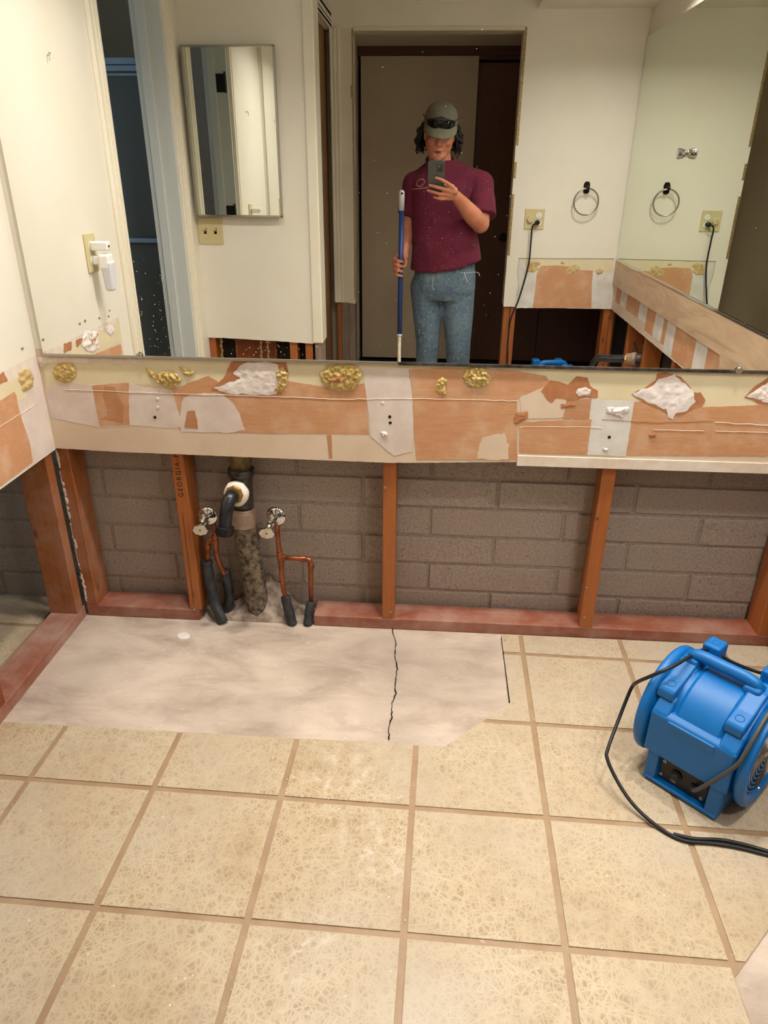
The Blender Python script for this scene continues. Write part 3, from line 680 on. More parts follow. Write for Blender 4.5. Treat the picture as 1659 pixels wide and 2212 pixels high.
bm = B(); box(bm, (XR + .11, -2.7, 0), (XR + .13, .1, CEIL)); ob('far_side_drywall', bm, M('cavity_shade'), wr)
# ------------------------------------------------------------------ ceiling and soffits
ce = empty('ceiling', (0, -1, SOF), 'cream ceiling with dropped soffits', None, None, 'structure')
bm = B(); box(bm, (-2.45, -3.75, CEIL), (1.5, .2, CEIL + .05)); ob('ceiling_panel', bm, M('wall_plain'), ce)
bm = B(); box(bm, (XL, -.57, SOF), (XR, -.0127, CEIL)); ob('soffit', bm, M('wall_cream'), ce)
bm = B(); box(bm, (.568, YT, SOF), (XR, -.57, CEIL)); ob('soffit', bm, M('wall_cream'), ce)
bm = B(); box(bm, (-.44, -3.62, 2.0), (1.4, YT - .118, 2.05)); ob('hall_ceiling', bm, M('wall_plain'), ce)
# ------------------------------------------------------------------ hall and sliding doors
hb = empty('wall_hall', (.4, -3.6, 0), 'dark hall beyond the doorway', None, None, 'structure')
bm = B(); box(bm, (-.45, -3.75, 0), (1.5, -3.62, CEIL)); box(bm, (1.4, -3.62, 0), (1.5, -2.64, CEIL)); box(bm, (1.2, -2.665, 0), (1.5, -2.63, CEIL)); ob('hall_end', bm, M('cavity_shade'), hb)  # last box added to stop sky light leaking into the hall
bm = B(); box(bm, (-.6, -3.75, 0), (-.44, YT - .119, CEIL)); ob('hall_side', bm, M('wall_plain'), hb)
bm = B(); box(bm, (-.44, -3.53, 1.95), (1.4, -3.50, 2.0)); ob('header', bm, M('hall_trim'), hb)
bm = B(); box(bm, (-.44, -3.57, 1.93), (1.4, -3.535, 2.0)); ob('track', bm, M('hall_trim'), hb)
bm = B(); box(bm, (-.44, -3.6, .003), (1.4, -3.5, .012)); ob('floor_track', bm, M('dark'), hb)
y3 = -3.505
bm = B(); a = Mi(778, 400, y3).x; b_ = Mi(1036, 130, y3).x; box(bm, (-.418, y3 - .03, .028), (.332, y3, 1.948)); o = ob('door_3', bm, M('closet_tan'), None, bevel=.002); tag(o, 'tan sliding closet door behind the photographer', None, None, 'structure')
d4 = empty('door_4', (.7, -3.55, 0), 'dark brown sliding closet door partly behind the tan one', None, None, 'structure')
bm = B(); box(bm, (.28, -3.575, .02), (.86, -3.54, 1.915)); ob('panel', bm, M('closet_dark'), d4, bevel=.002)
bm = B(); box(bm, (.864, -3.575, .02), (1.39, -3.54, 1.915)); ob('panel', bm, M('closet_dark'), d4, bevel=.002)
p = Mi(1086, 513, -3.54); bm = B(); lathe(bm, p, (0, 1, 0), [(0, .03), (.004, .03), (.006, .024), (.003, .02)], 20); ob('finger_pull', bm, M('black_plastic'), d4)
for u, v in ((772, 205), (774, 450), (776, 690)):
    p = Mi(u, v, -3.0); bm = B(); box(bm, (-.4395, -3.1, p.z - .05), (-.425, -3.06, p.z + .05)); ob('hinge', bm, M('black_plastic'), hb)
# ------------------------------------------------------------------ shower room beyond the left wall
wsr = empty('wall_shower_room', (-2.3, -1, 0), 'walls of the dim shower room', None, None, 'structure')
bm = B(); wy0, wy1, wz0, wz1 = -1.25, -.35, 1.15, 2.0; X0, X1 = -2.42, -2.3
box(bm, (X0, wy1, 0), (X1, .1, CEIL)); box(bm, (X0, -2.75, 0), (X1, wy0, CEIL)); box(bm, (X0, wy0, 0), (X1, wy1, wz0)); box(bm, (X0, wy0, wz1), (X1, wy1, CEIL)); ob('outer_wall', bm, M('wall_plain'), wsr)
bm = B(); box(bm, (-2.42, -2.75, 0), (-.6, -2.66, CEIL)); ob('shower_wall', bm, M('wall_plain'), wsr)
w1 = empty('window_1', (-2.36, -.8, 1.5), 'small window of the shower room', None, None, 'structure')
m, nt, b = newmat('pane'); tr = N(nt, 'ShaderNodeBsdfTransparent'); gl = N(nt, 'ShaderNodeBsdfGlossy'); gl.inputs['Roughness'].default_value = .02
mx = N(nt, 'ShaderNodeMixShader'); mx.inputs[0].default_value = .06; L(nt, tr.outputs[0], mx.inputs[1]); L(nt, gl.outputs[0], mx.inputs[2]); L(nt, mx.outputs[0], nt.nodes['Material Output'].inputs['Surface'])
bm = B(); box(bm, (-2.363, wy0, wz0), (-2.359, wy1, wz1)); ob('pane', bm, M('pane'), w1)
bm = B()
for lo, hi in (((-2.38, wy0, wz0), (-2.34, wy0 + .04, wz1)), ((-2.38, wy1 - .04, wz0), (-2.34, wy1, wz1)), ((-2.38, wy0, wz0), (-2.34, wy1, wz0 + .04)), ((-2.38, wy0, wz1 - .04), (-2.34, wy1, wz1)), ((-2.38, -.82, wz0), (-2.34, -.78, wz1))): box(bm, lo, hi)
ob('window_frame', bm, M('trim_white'), w1)
# ================================================================== THINGS
# ------------------------------------------------------------------ recessed downlights
ROUND = []
def downlight(x, y, w, label, n=0):
    e = empty('downlight', (x, y, SOF), label, 'light', 'recessed ceiling lights')
    bm = B(); torus(bm, (x, y, SOF - .002), (0, 0, 1), .062, .008, 28, 8); ob('trim_ring', bm, M('white_plastic'), e, smooth=True)
    bm = B(); lathe(bm, (x, y, SOF - .0005), (0, 0, -1), [(0, .055), (.001, .054)], 24); ob('lamp_lens', bm, M('lamp_glow'), e)
    ld = bpy.data.lights.new('downlight_lamp', 'AREA'); ld.shape = 'DISK'; ld.size = .10; ld.energy = w; ld.color = (1, .945, .875); ld.spread = math.radians(150)
    lo = bpy.data.objects.new('downlight_lamp', ld); COL.objects.link(lo); lo.parent = e; lo.location = (0, 0, -.004)
simple('lamp_glow', 'ffffff', .5, emit='fff0d8', es=6)
for x, t in ((-.45, 'left'), (.15, 'middle'), (.75, 'right')): downlight(x, -.27, 6.3, 'round recessed light over the large mirror, %s of three' % t)
for y, t in ((-1.0, 'nearer the large mirror'), (-1.7, 'nearer the towel ring')): downlight(.87, y, 6.3, 'round recessed light over the side mirror, %s' % t)
# ------------------------------------------------------------------ mirrors
def slab_mirror(name, lo, hi, face, mat, label):
    e = empty(name, ((lo[0]+hi[0])/2, (lo[1]+hi[1])/2, lo[2]), label, 'mirror')
    bm = B(); box(bm, lo, hi); o = ob('glass', bm, [M('steel'), M(mat)], e)
    o.data.polygons.foreach_get
    for p in o.data.polygons: p.material_index = 1 if (Vector(p.normal) - Vector(face)).length < .1 else 0
    return e
mm = slab_mirror('wall_mirror', (-.934, YM, .849), (1.124, -.0128, 1.97), (0, -1, 0), 'mirror_main', 'large frameless mirror across the wall above the torn drywall')
rs = random.Random(11); bm = B()
for k in range(210):
    u, v = (rs.uniform(285, 385), 545 + 225*rs.random()**.6) if k < 80 else (rs.uniform(448, 690), rs.uniform(728, 768)) if k < 130 else (rs.uniform(770, 1130), 330 + 430*rs.random()) if k < 170 else (rs.uniform(100, 1640), rs.uniform(20, 760))
    p = D(u, v, YM - .0002); r = rs.uniform(.0004, .0013 if k < 130 else .0009); lathe(bm, p, (0, -1, 0), [(0, r), (.0002, r*.8)], 6)
o = ob('splash_specks', bm, M('paint_fleck'), mm); o['kind'] = 'stuff'
bm = B(); box(bm, (-.934, YM - .0025, .8415), (.019, -.0128, .8488)); ob('bottom_channel', bm, M('alu_trim'), mm, bevel=.0008)
bm = B(); box(bm, (.021, YM - .0025, .8405), (1.124, -.0128, .8488)); ob('bottom_channel', bm, M('iron'), mm, bevel=.0008)
for u, v in ((301, 764), (1598, 790)):
    p = D(u, v, YM); bm = B(); lathe(bm, (p.x, YM - .001, .849), (0, -1, 0), [(0, .009), (.003, .009), (.005, .006)], 16); ob('mirror_clip', bm, M('steel'), mm, smooth=False)
rm = slab_mirror('wall_mirror', (XR - .008, YT + .006, .852), (XR - .0005, -.03, 1.912), (-1, 0, 0), 'mirror_green', 'greenish side mirror along the right wall above the bare strip')
bm = B(); box(bm, (XR - .013, YT + .006, .8425), (XR - .0005, -.03, .8515)); ob('bottom_channel', bm, M('chrome'), rm, bevel=.001)
# ------------------------------------------------------------------ medicine cabinet
a, b_ = Mi(389, 98, YC + .05), Mi(611, 469, YC + .05)
x0, x1, z0, z1 = Mi(388, 97, YC + .05).x, Mi(610, 470, YC + .05).x, Mi(520, 469, YC + .05).z, Mi(490, 96, YC + .05).z
mc = empty('medicine_cabinet', ((x0+x1)/2, YC, z0), 'steel framed mirrored medicine cabinet above the light switches', 'cabinet')
bm = B(); box(bm, (x0 + .006, YC + .0003, z0 + .006), (x1 - .006, YC + .04, z1 - .006)); ob('body', bm, M('steel'), mc, bevel=.002)
dr = empty('door', (0, 0, 0)); dr.parent = mc
bm = B(); f = .008; yy = YC + .046
for lo, hi in (((x0, YC + .04, z0), (x0 + f, yy + .005, z1)), ((x1 - f, YC + .04, z0), (x1, yy + .005, z1)), ((x0, YC + .04, z0), (x1, yy + .005, z0 + f)), ((x0, YC + .04, z1 - f), (x1, yy + .005, z1))): box(bm, lo, hi)
ob('door_frame', bm, M('steel'), dr, bevel=.0015)
bm = B(); box(bm, (x0 + f, YC + .041, z0 + f), (x1 - f, yy, z1 - f)); ob('mirror_glass', bm, M('mirror_cabinet'), dr)
# ------------------------------------------------------------------ electrical
def plate_(e, o, ux, nrm, w, h, t=.006, mat='plate_almond'):
    """bevelled cover plate centred at o"""
    uz = Vector((0, 0, 1)); bm = B(); ux = Vector(ux); nrm = Vector(nrm)
    m4 = Matrix((ux, uz, nrm)).transposed().to_4x4(); m4.translation = o
    boxm(bm, m4, (-w/2, -h/2, 0), (w/2, h/2, t)); ob('cover_plate', bm, M(mat), e, bevel=.003); return m4
def recept(e, m4, cx, cy_, mat='white_plastic'):
    bm = B()
    prism(bm, [m4 @ Vector((cx + .017*math.cos(t)*(1 if abs(math.cos(t)) < .8 else .94), cy_ + .0145*math.sin(t), .0055)) for t in [k*math.pi/10 for k in range(20)]], m4.to_3x3() @ Vector((0, 0, .0022))); r = ob('receptacle', bm, M(mat), e)
    bm = B()
    for dx in (-.006, .006): boxm(bm, m4, (cx + dx - .001, cy_ + .001, .0074), (cx + dx + .001, cy_ + .009, .0083))
    boxm(bm, m4, (cx - .002, cy_ - .008, .0074), (cx + .002, cy_ - .004, .0083)); ob('slots', bm, M('dark'), r)
# switches under the cabinet
c = (Mi(428, 485, YC) + Mi(483, 523, YC))/2; c.z = Mi(455, 504, YC).z + .01
sw = empty('light_switch', c, 'almond double light switch below the medicine cabinet', 'switch')
m4 = plate_(sw, c, (1, 0, 0), (0, 1, 0), .112, .112)
for dx in (-.023, .023):
    bm = B(); boxm(bm, m4, (dx - .006, -.0125, .0055), (dx + .006, .0125, .0065)); g_ = ob('toggle_slot', bm, M('dark'), sw)
    bm = B(); boxm(bm, m4 @ Matrix.Translation((dx, .003, .005)) @ Matrix.Rotation(-.5, 4, 'X'), (-.004, -.005, 0), (.004, .005, .015)); ob('toggle', bm, M('plate_almond'), sw, bevel=.001)
    for dy in (-.03, .03):
        bm = B(); lathe(bm, m4 @ Vector((dx, dy, .0055)), (0, 1, 0), [(0, .003), (.0012, .002)], 10); ob('screw', bm, M('plate_almond'), sw)
# outlet with timer knob and plug
c = Vector(((Mi(1133,472,YT).x + Mi(1176,472,YT).x)/2, YT, Mi(1153,473,YT).z))
ow = empty('wall_outlet', c, 'almond outlet with round knob and a plugged black cord', 'outlet')
m4 = plate_(ow, c, (1, 0, 0), (0, 1, 0), .108, .108)
bm = B(); lathe(bm, m4 @ Vector((-.023, -.002, .005)), (0, 1, 0), [(0, .019), (.01, .018), (.013, .015), (.013, 0)], 28); ob('knob', bm, M('plate_almond'), ow)
recept(ow, m4, .023, .02); recept(ow, m4, .023, -.02)
# left wall outlet
p = (MX(191, 505, XL) + MX(199, 587, XL))/2; p.x = XL; p.z = (MX(191,505,XL).z + MX(196,588,XL).z)/2
lo_ = empty('wall_outlet', p, 'narrow almond outlet on the left wall behind a night light', 'outlet')
m4L = plate_(lo_, p, (0, -1, 0), (1, 0, 0), .07, .114); recept(lo_, m4L, 0, .02); recept(lo_, m4L, 0, -.02)
ad = empty('phone_adapter', m4L @ Vector((0, .02, .008)), 'small white plug adapter above the night light', 'charger')
bm = B(); boxm(bm, m4L, (-.014, .008, .0086), (.014, .034, .062)); ob('adapter_body', bm, M('white_plastic'), ad, bevel=.004)
bm = B(); boxm(bm, m4L, (-.005, .017, .0618), (.005, .023, .0626)); ob('port', bm, M('dark'), ad)
nl = empty('night_light', m4L @ Vector((0, -.02, .008)), 'white plug-in night light with a frosted shade', 'night light')
bm = B(); boxm(bm, m4L, (-.012, -.034, .0086), (.012, -.008, .032)); ob('plug_body', bm, M('white_plastic'), nl, bevel=.003)
bm = B(); boxm(bm, m4L, (-.022, -.046, .03), (.022, -.002, .062)); ob('housing', bm, M('white_plastic'), nl, bevel=.006)
bm = B(); v = boxm(bm, m4L, (-.022, -.112, .032), (.022, -.022, .068)); 
cc = m4L @ Vector((0, -.112, .048))
for q in v[0:2] + v[4:6]: q.co = cc + (q.co - cc)*.72
ob('shade', bm, M('lens_plastic'), nl, bevel=.008, seg=3)
# hook on the left wall
p = MX(102, 120, XL); hk = empty('picture_hook', p, 'small bent wire hook high on the left wall', 'hook')
bm = B(); tube(bm, spline([p + Vector(q) for q in ((.0004, -.012, .006), (.004, -.012, .007), (.007, .0, .007), (.008, .004, .004), (.008, .006, -.012))], 5), .0013, 6); ob('wire', bm, M('steel'), hk)
bm = B(); lathe(bm, p + Vector((0, -.012, .006)), (1, 0, 0), [(0, .004), (.002, .003)], 10); ob('nail_head', bm, M('steel'), hk)
# ------------------------------------------------------------------ towel ring
p = Mi(1267, 405, YT); tr_ = empty('towel_ring', p, 'brushed metal towel ring on a dark bracket', 'towel ring')
bm = B()
prof = [(-.006, .030), (.006, .030), (.012, .022), (.014, .008), (.011, 0), (.014, -.010), (.012, -.024), (.006, -.030), (-.006, -.030), (-.012, -.024), (-.014, -.010), (-.011, 0), (-.014, .008), (-.012, .022)]
prism(bm, [p + Vector((x*1.25, .0004, z)) for x, z in prof], (0, .008, 0)); lathe(bm, p + Vector((0, .008, 0)), (0, 1, 0), [(0, .011), (.012, .008), (.03, .008), (.036, .010), (.044, .008), (.046, .002)], 20); ob('bracket', bm, M('bronze'), tr_, bevel=.001)
cr_ = Mi(1266, 438, YT + .036); rr = .0665
bm = B(); torus(bm, (p.x, YT + .036, p.z - rr - .004), (.05, 1, 0), rr, .0042, 56, 10); ob('ring', bm, M('steel'), tr_, smooth=True)
# knob on the side mirror
p = MX(1471, 332, XR - .03); kb = empty('mirror_knob', (XR - .008, p.y, p.z), 'round chrome knob stuck on the side mirror', 'knob')
bm = B(); lathe(bm, (XR - .0082, p.y, p.z), (-1, 0, 0), [(0, .012), (.006, .012), (.012, .017), (.02, .02), (.021, .0185), (.024, .0185), (.025, .021), (.036, .021), (.038, .019)], 32); ob('knob_body', bm, M('chrome'), kb, smooth=False, bevel=.0006)
# vent above the doorway
a, b_ = Mi(900, 8, YT), Mi(1000, 8, YT); ve = empty('air_vent', (.5*(a.x+b_.x), YT, a.z), 'white air vent on the wall above the doorway', 'vent')
bm = B(); box(bm, (a.x, YT + .0003, a.z), (b_.x, YT + .006, a.z + .13)); ob('vent_frame', bm, M('wall_cream'), ve, bevel=.002)
for k in range(6):
    bm = B(); z = a.z + .022 + k*.016; box(bm, (a.x + .015, YT + .005, z), (b_.x - .015, YT + .010, z + .008)); ob('louver', bm, M('wall_cream'), ve)
# ------------------------------------------------------------------ shower enclosure in the next room
ys_ = -1.86; sh = empty('shower_door', (-1.6, ys_, 0), 'metal framed dark glass shower door in the next room', 'shower door')
zt = Mi(265, 125, ys_).z; zb = Mi(270, 165, ys_).z; zm = Mi(310, 518, ys_).z
bm = B()
for dz0, dz1, dy in ((0, .026, .012), (.03, .052, .018), (.06, .07, .01)): box(bm, (-2.29, ys_ - .02, zt - dz1), (-1.073, ys_ + dy, zt - dz0))
ob('top_rail', bm, M('alu_sky_tint'), sh, bevel=.002)
bm = B(); box(bm, (-2.29, ys_ + .004, zm - .012), (-1.073, ys_ + .02, zm + .008)); box(bm, (-2.29, ys_, zm - .004), (-1.073, ys_ + .024, zm)); ob('towel_bar', bm, M('alu_sky_tint'), sh, bevel=.002)
bm = B(); box(bm, (-2.29, ys_ - .02, .08), (-1.073, ys_ + .012, .11)); ob('bottom_rail', bm, M('alu_sky_tint'), sh)
simple('shower_glass', '6a7070', .35)
bm = B(); box(bm, (-2.28, ys_ - .008, .108), (-1.075, ys_ - .002, zt - .06)); ob('glass_panel', bm, M('shower_glass'), sh)
bm = B(); box(bm, (-2.29, ys_ - .06, .0), (-1.073, ys_ + .03, .08)); ob('curb', bm, M('wall_plain'), sh, bevel=.004)
# ------------------------------------------------------------------ plumbing in the open wall
YP = .045
st = empty('drain_stack', (-.42, YP, 0), 'cast iron drain stack with tee and black trap arm', 'drain pipe')
q = lambda u, v, y=YP: D(u, v, y)
bt_, tp = q(561, 1331), q(527, 1120)
bt_.z = -.0008
pp = [bt_.lerp(tp, k/16) for k in range(17)]; bm = B()
rings = tube(bm, pp, .0355, 26)
for r in rings:
    for v in r: v.co += (v.co - sum((w.co for w in r), Vector())/len(r)).normalized()*.0022*noise.noise(v.co*70)
ob('lower_pipe', bm, M('pipe_rough'), st, smooth=True)
t0, t1, t2 = q(526, 1130), q(525, 1096), q(521, 1018); ax = (t2 - t1).normalized()
bm = B(); lathe(bm, t0 - ax*.006, ax, [(0, .0365), (.002, .040), (.05, .040), (.052, .0385), (.058, .0385), (.060, .036)], 28); ob('coupling', bm, M('coupling'), st, smooth=False, bevel=.001)
bm = B(); Lz = (t2 - t1).length; lathe(bm, t1, ax, [(0, .031), (Lz*.15, .032), (Lz*.8, .032), (Lz*.9, .0335), (Lz*.93, .0385), (Lz*1.08, .0385), (Lz*1.1, .034)], 28); ob('tee_body', bm, M('iron'), st, smooth=True)
bm = B(); lathe(bm, t2 + ax*.008, ax, [(0, .031), (.5, .031)], 24); ob('upper_pipe', bm, M('tin'), st, smooth=True)
rc = D(511, 1066, YP - .045); ct = t1.lerp(t2, .48); ad_ = (rc - ct).normalized()
bm = B(); cyl(bm, ct, rc + ad_*.004, .026, 24); ob('tee_branch', bm, M('iron'), st, smooth=True)
bm = B(); lathe(bm, rc - ad_*.014, ad_, [(0, .028), (.004, .036), (.018, .037), (.026, .034), (.032, .027)], 26)
for v in bm.verts: v.co += (v.co - rc).normalized()*.004*noise.noise(v.co*50)
ob('putty_collar', bm, M('mortar_white'), st, smooth=True)
bm = B(); lathe(bm, rc + ad_*.012, ad_, [(0, .028), (.01, .028), (.012, .025), (.02, .025)], 8); ob('brass_nut', bm, M('brass'), st, bevel=.001)
e0 = rc + ad_*.026; e1 = D(489, 1092, YP - .105); e2 = D(485, 1148, YP - .118)
arm = spline([e0, e0.lerp(e1, .55) + Vector((0, 0, .004)), e1 + Vector((0, 0, -.012)), e1.lerp(e2, .5), e2], 8)
bm = B(); tube(bm, arm, .0195, 22); ob('trap_arm', bm, M('pipe_black'), st, smooth=True)
bm = B(); dn = (e2 - e1).normalized(); lathe(bm, e2 - dn*.016, dn, [(0, .021), (.002, .0275), (.02, .0275), (.022, .0245), (.026, .0245), (.026, .02), (.012, .0185)], 12); ob('slip_nut', bm, M('black_plastic'), st)
def valve(name, esc, hnd, label, tilt):
    v = empty(name, esc, label, 'valve', 'chrome shutoff valves'); d = Vector((tilt, -1, -.05)).normalized(); esc = Vector(esc)
    bm = B(); cyl(bm, esc - d*.035, esc, .0075, 14); ob('stub_pipe', bm, M('copper'), v, smooth=True)
    bm = B(); lathe(bm, esc - d*.004, d, [(0, .031), (.002, .0315), (.008, .024), (.012, .011), (.014, .010)], 32); ob('escutcheon', bm, M('chrome'), v, smooth=True)
    bm = B(); lathe(bm, esc + d*.006, d, [(0, .0095), (.012, .0095), (.014, .012), (.03, .012), (.032, .009), (.04, .009)], 8); ob('valve_body', bm, M('chrome'), v, bevel=.001)
    b0 = esc + d*.024; bm = B(); cyl(bm, b0, b0 + Vector((0, 0, .016)), .008, 8); lathe(bm, b0 + Vector((0, 0, .01)), (0, 0, 1), [(0, .0095), (.008, .0095), (.010, .006), (.014, .006)], 8); ob('outlet_nut', bm, M('chrome'), v, bevel=.0008)
    h = Vector(hnd); s = esc + d*.036; hd = ((h - s).normalized()*.8 + (CAM - h).normalized()).normalized()
    bm = B(); tube(bm, [s, s.lerp(h, .5), h], [.0075, .006, .005], 14); ob('stem', bm, M('chrome'), v, smooth=True)
    hx, hy = frame_of(hd); bm = B()
    m4 = Matrix((Vector((1, 0, 0)), hd.cross(Vector((1, 0, 0))).normalized(), hd)).transposed().to_4x4(); m4.translation = h
    pts = [m4 @ Vector((.022*math.cos(t)*(1 + .05*math.cos(8*t)), .0165*math.sin(t)*(1 + .05*math.cos(8*t)), 0)) for t in [k*2*math.pi/48 for k in range(48)]]
    prism(bm, pts, hd*.008); ob('handle', bm, M('chrome'), v, bevel=.0012)
    bm = B(); lathe(bm, h + hd*.008, hd, [(0, .003), (.001, .0025)], 10); ob('screw', bm, M('iron'), v)
valve('shutoff_valve', D(448, 1116, -.01), D(433, 1143, -.062), 'chrome shutoff valve left of the drain stack', -.12)
valve('shutoff_valve', D(596, 1117, -.005), D(577, 1150, -.062), 'chrome shutoff valve right of the drain stack', -.25)
def copper(name, label, runs, fits, sleeves):
    e = empty(name, runs[0][-1], label, 'pipe')
    for r in runs: bm = B(); tube(bm, spline(r, 6) if len(r) > 2 else r, .0075, 14); ob('pipe_run', bm, M('copper'), e, smooth=True)
    for a, b2 in fits: bm = B(); cyl(bm, a, b2, .0098, 16); ob('fitting', bm, M('copper'), e, bevel=.001)
    for s in sleeves:
        bm = B(); rg = tube(bm, spline(s[0], 6), s[1], 14)
        for r in rg:
            for v in r: v.co += Vector((noise.noise(v.co*50), noise.noise(v.co*50 + Vector((4, 0, 0))), 0))*.003
        ob('foam_sleeve', bm, M('sleeve'), e, smooth=True)
    return e
yq = .03
def zf(p): p = Vector(p); p.z = .001; return p
vt = D(599, 1140, .012); tee = q(606, 1204, yq); el = q(671, 1208, yq)
copper('copper_pipe', 'bent copper supply pipes right of the drain stack', [[D(598, 1119, .012), vt, q(602, 1180, yq), tee, q(609, 1245, yq), q(613, 1275, yq - .005), q(620, 1300, yq - .015)], [tee, el - Vector((.012, 0, 0))], [el - Vector((.014, 0, 0)), el - Vector((.003, 0, .003)), el - Vector((0, 0, .014))], [el - Vector((0, 0, .012)), q(672, 1306, yq)]],
       [(q(604, 1192, yq), q(607.5, 1217, yq)), (tee, tee + Vector((.018, 0, 0))), (el - Vector((.032, 0, 0)), el - Vector((.014, 0, 0))), (el - Vector((0, 0, .014)), el - Vector((0, 0, .032)))],
       [([q(617, 1288, yq - .012), q(622, 1312, yq - .02), zf(q(631, 1336, yq - .03))], [.0155]*13), ([q(671, 1300, yq), q(669, 1316, yq - .01), zf(q(664, 1338, yq - .03))], [.014]*13)])
t3 = q(465, 1168, yq); e3 = q(447, 1168, yq)
copper('copper_pipe', 'copper supply pipes in black sleeves left of the drain stack', [[q(452, 1118, yq), q(464, 1140, yq), t3, q(468, 1195, yq), q(474, 1215, yq), q(485, 1240, yq)], [t3, e3 + Vector((.012, 0, 0))], [e3 + Vector((.014, 0, 0)), e3 + Vector((.003, 0, -.003)), e3 - Vector((0, 0, .014))], [e3 - Vector((0, 0, .012)), q(449, 1225, yq)]],
       [(q(464, 1155, yq), q(466.5, 1180, yq)), (t3, t3 - Vector((.016, 0, 0))), (e3 - Vector((0, 0, .014)), e3 - Vector((0, 0, .032)))],
       [([q(447, 1212, yq), q(453, 1255, yq - .005), q(463, 1300, yq - .015), zf(q(481, 1335, yq - .04))], [.0165]*19), ([q(487, 1232, yq + .01), q(492, 1260, yq + .015), q(496, 1290, yq + .02), zf(q(490, 1318, yq + .02))], [.0155]*19)])
# broken concrete round the foot of the stack
bm = B(); n = 40; x0, x1, y0, y1 = -.56, -.24, .004, .098; grid_ = []
for j in range(15):
    row = []
    for i in range(n):
        x = x0 + (x1 - x0)*i/(n-1); y = y0 + (y1 - y0)*j/14
        h = .10*math.exp(-((x + .40)/.075)**2)*min(1, max(0, (y - .01)/.075)) + .022*max(0, 1 - abs((x + .40)/.16))
        h += .010*noise.noise((x*45, y*45, 0))*min(1, j/4) + .004*noise.noise((x*120, y*120, 3)); 
        if i in (0, n-1) or j == 0: h = -.001
        row.append(bm.verts.new((x, y, max(h, -.001))))
    grid_.append(row)
for a, b2 in zip(grid_, grid_[1:]):
    for i in range(n - 1): bm.faces.new((a[i], a[i+1], b2[i+1], b2[i]))
o = ob('broken_concrete', bm, M('rubble'), floor, smooth=True)
# ------------------------------------------------------------------ second drain, behind the side mirror's wall (seen in the mirror)
XP = XR + .055
pd = MX(1403, 762, XP) - Vector((0, 0, .025)); s2_ = empty('drain_stack', (XP, pd.y, .04), 'second drain with black trap arm in the right wall', 'drain pipe')
bm = B(); cyl(bm, (XP, pd.y, .038), (XP, pd.y, pd.z - .03), .036, 20); ob('lower_pipe', bm, M('pipe_rough'), s2_, smooth=True)
bm = B(); lathe(bm, (XP, pd.y, pd.z - .04), (0, 0, 1), [(0, .034), (.06, .034), (.064, .04), (.10, .04), (.102, .034), (.6, .032)], 24); ob('tee_body', bm, M('iron'), s2_, smooth=True)
pa_ = MX(1345, 772, XR - .06); c0 = Vector((XP, pd.y, pd.z - .01)); c1 = Vector((XR - .03, pd.y - .02, pd.z - .012)); c2 = Vector((XR - .17, pd.y - .09, pd.z - .03))
bm = B(); cyl(bm, c0, c1, .026, 20); ob('tee_branch', bm, M('iron'), s2_, smooth=True)
dd = (c2 - c1).normalized()
bm = B(); lathe(bm, c1 - dd*.03, dd, [(0, .03), (.005, .033), (.02, .033), (.025, .028), (.03, .028), (.032, .027), (.045, .027)], 20); ob('putty_collar', bm, M('coupling'), s2_, smooth=True)
bm = B(); lathe(bm, c1 + dd*.012, dd, [(0, .028), (.01, .028), (.012, .025)], 8); ob('brass_nut', bm, M('brass'), s2_)
bm = B(); tube(bm, spline([c1, c1.lerp(c2, .7), c2, c2 + Vector((-.02, -.01, -.03)), c2 + Vector((-.022, -.012, -.06))], 6), .0195, 18); ob('trap_arm', bm, M('pipe_black'), s2_, smooth=True)
bm = B(); lathe(bm, c2 + Vector((-.022, -.012, -.045)), (0, 0, -1), [(0, .021), (.002, .0275), (.022, .0275), (.024, .02)], 12); ob('slip_nut', bm, M('black_plastic'), s2_)
p = MX(1368, 752, XR + .03); wr_ = empty('wall_cable', (XR + .05, p.y, p.z), 'grey electric cable passing through a stud in the right wall', 'cable')
bm = B(); tube(bm, spline([(XR + .06, p.y - .2, p.z + .02), (XR + .05, p.y - .08, p.z + .01), (XR + .045, p.y + .02, p.z - .02), (XR + .05, p.y + .05, p.z - .12)], 8), .006, 10); ob('cable_run', bm, M('grey_rubber'), wr_, smooth=True)
# grey cable on the floor of the next room, seen through the left studs
gc = empty('floor_cable', DX(8, 1440, -1.10), 'pale grey looped cable on the floor past the left studs', 'cable')
bm = B(); tube(bm, spline([DX(-60, 1520, -1.30), DX(-20, 1440, -1.24), DX(0, 1380, -1.22), DX(14, 1356, -1.22), DX(20, 1364, -1.2), DX(12, 1385, -1.2), DX(-2, 1395, -1.2), DX(2, 1412, -1.18), DX(20, 1428, -1.16), DX(14, 1450, -1.13), DX(0, 1478, -1.12), DX(-20, 1510, -1.12)], 6), .0065, 10); ob('cable_run', bm, M('trim_grey'), gc, smooth=True)
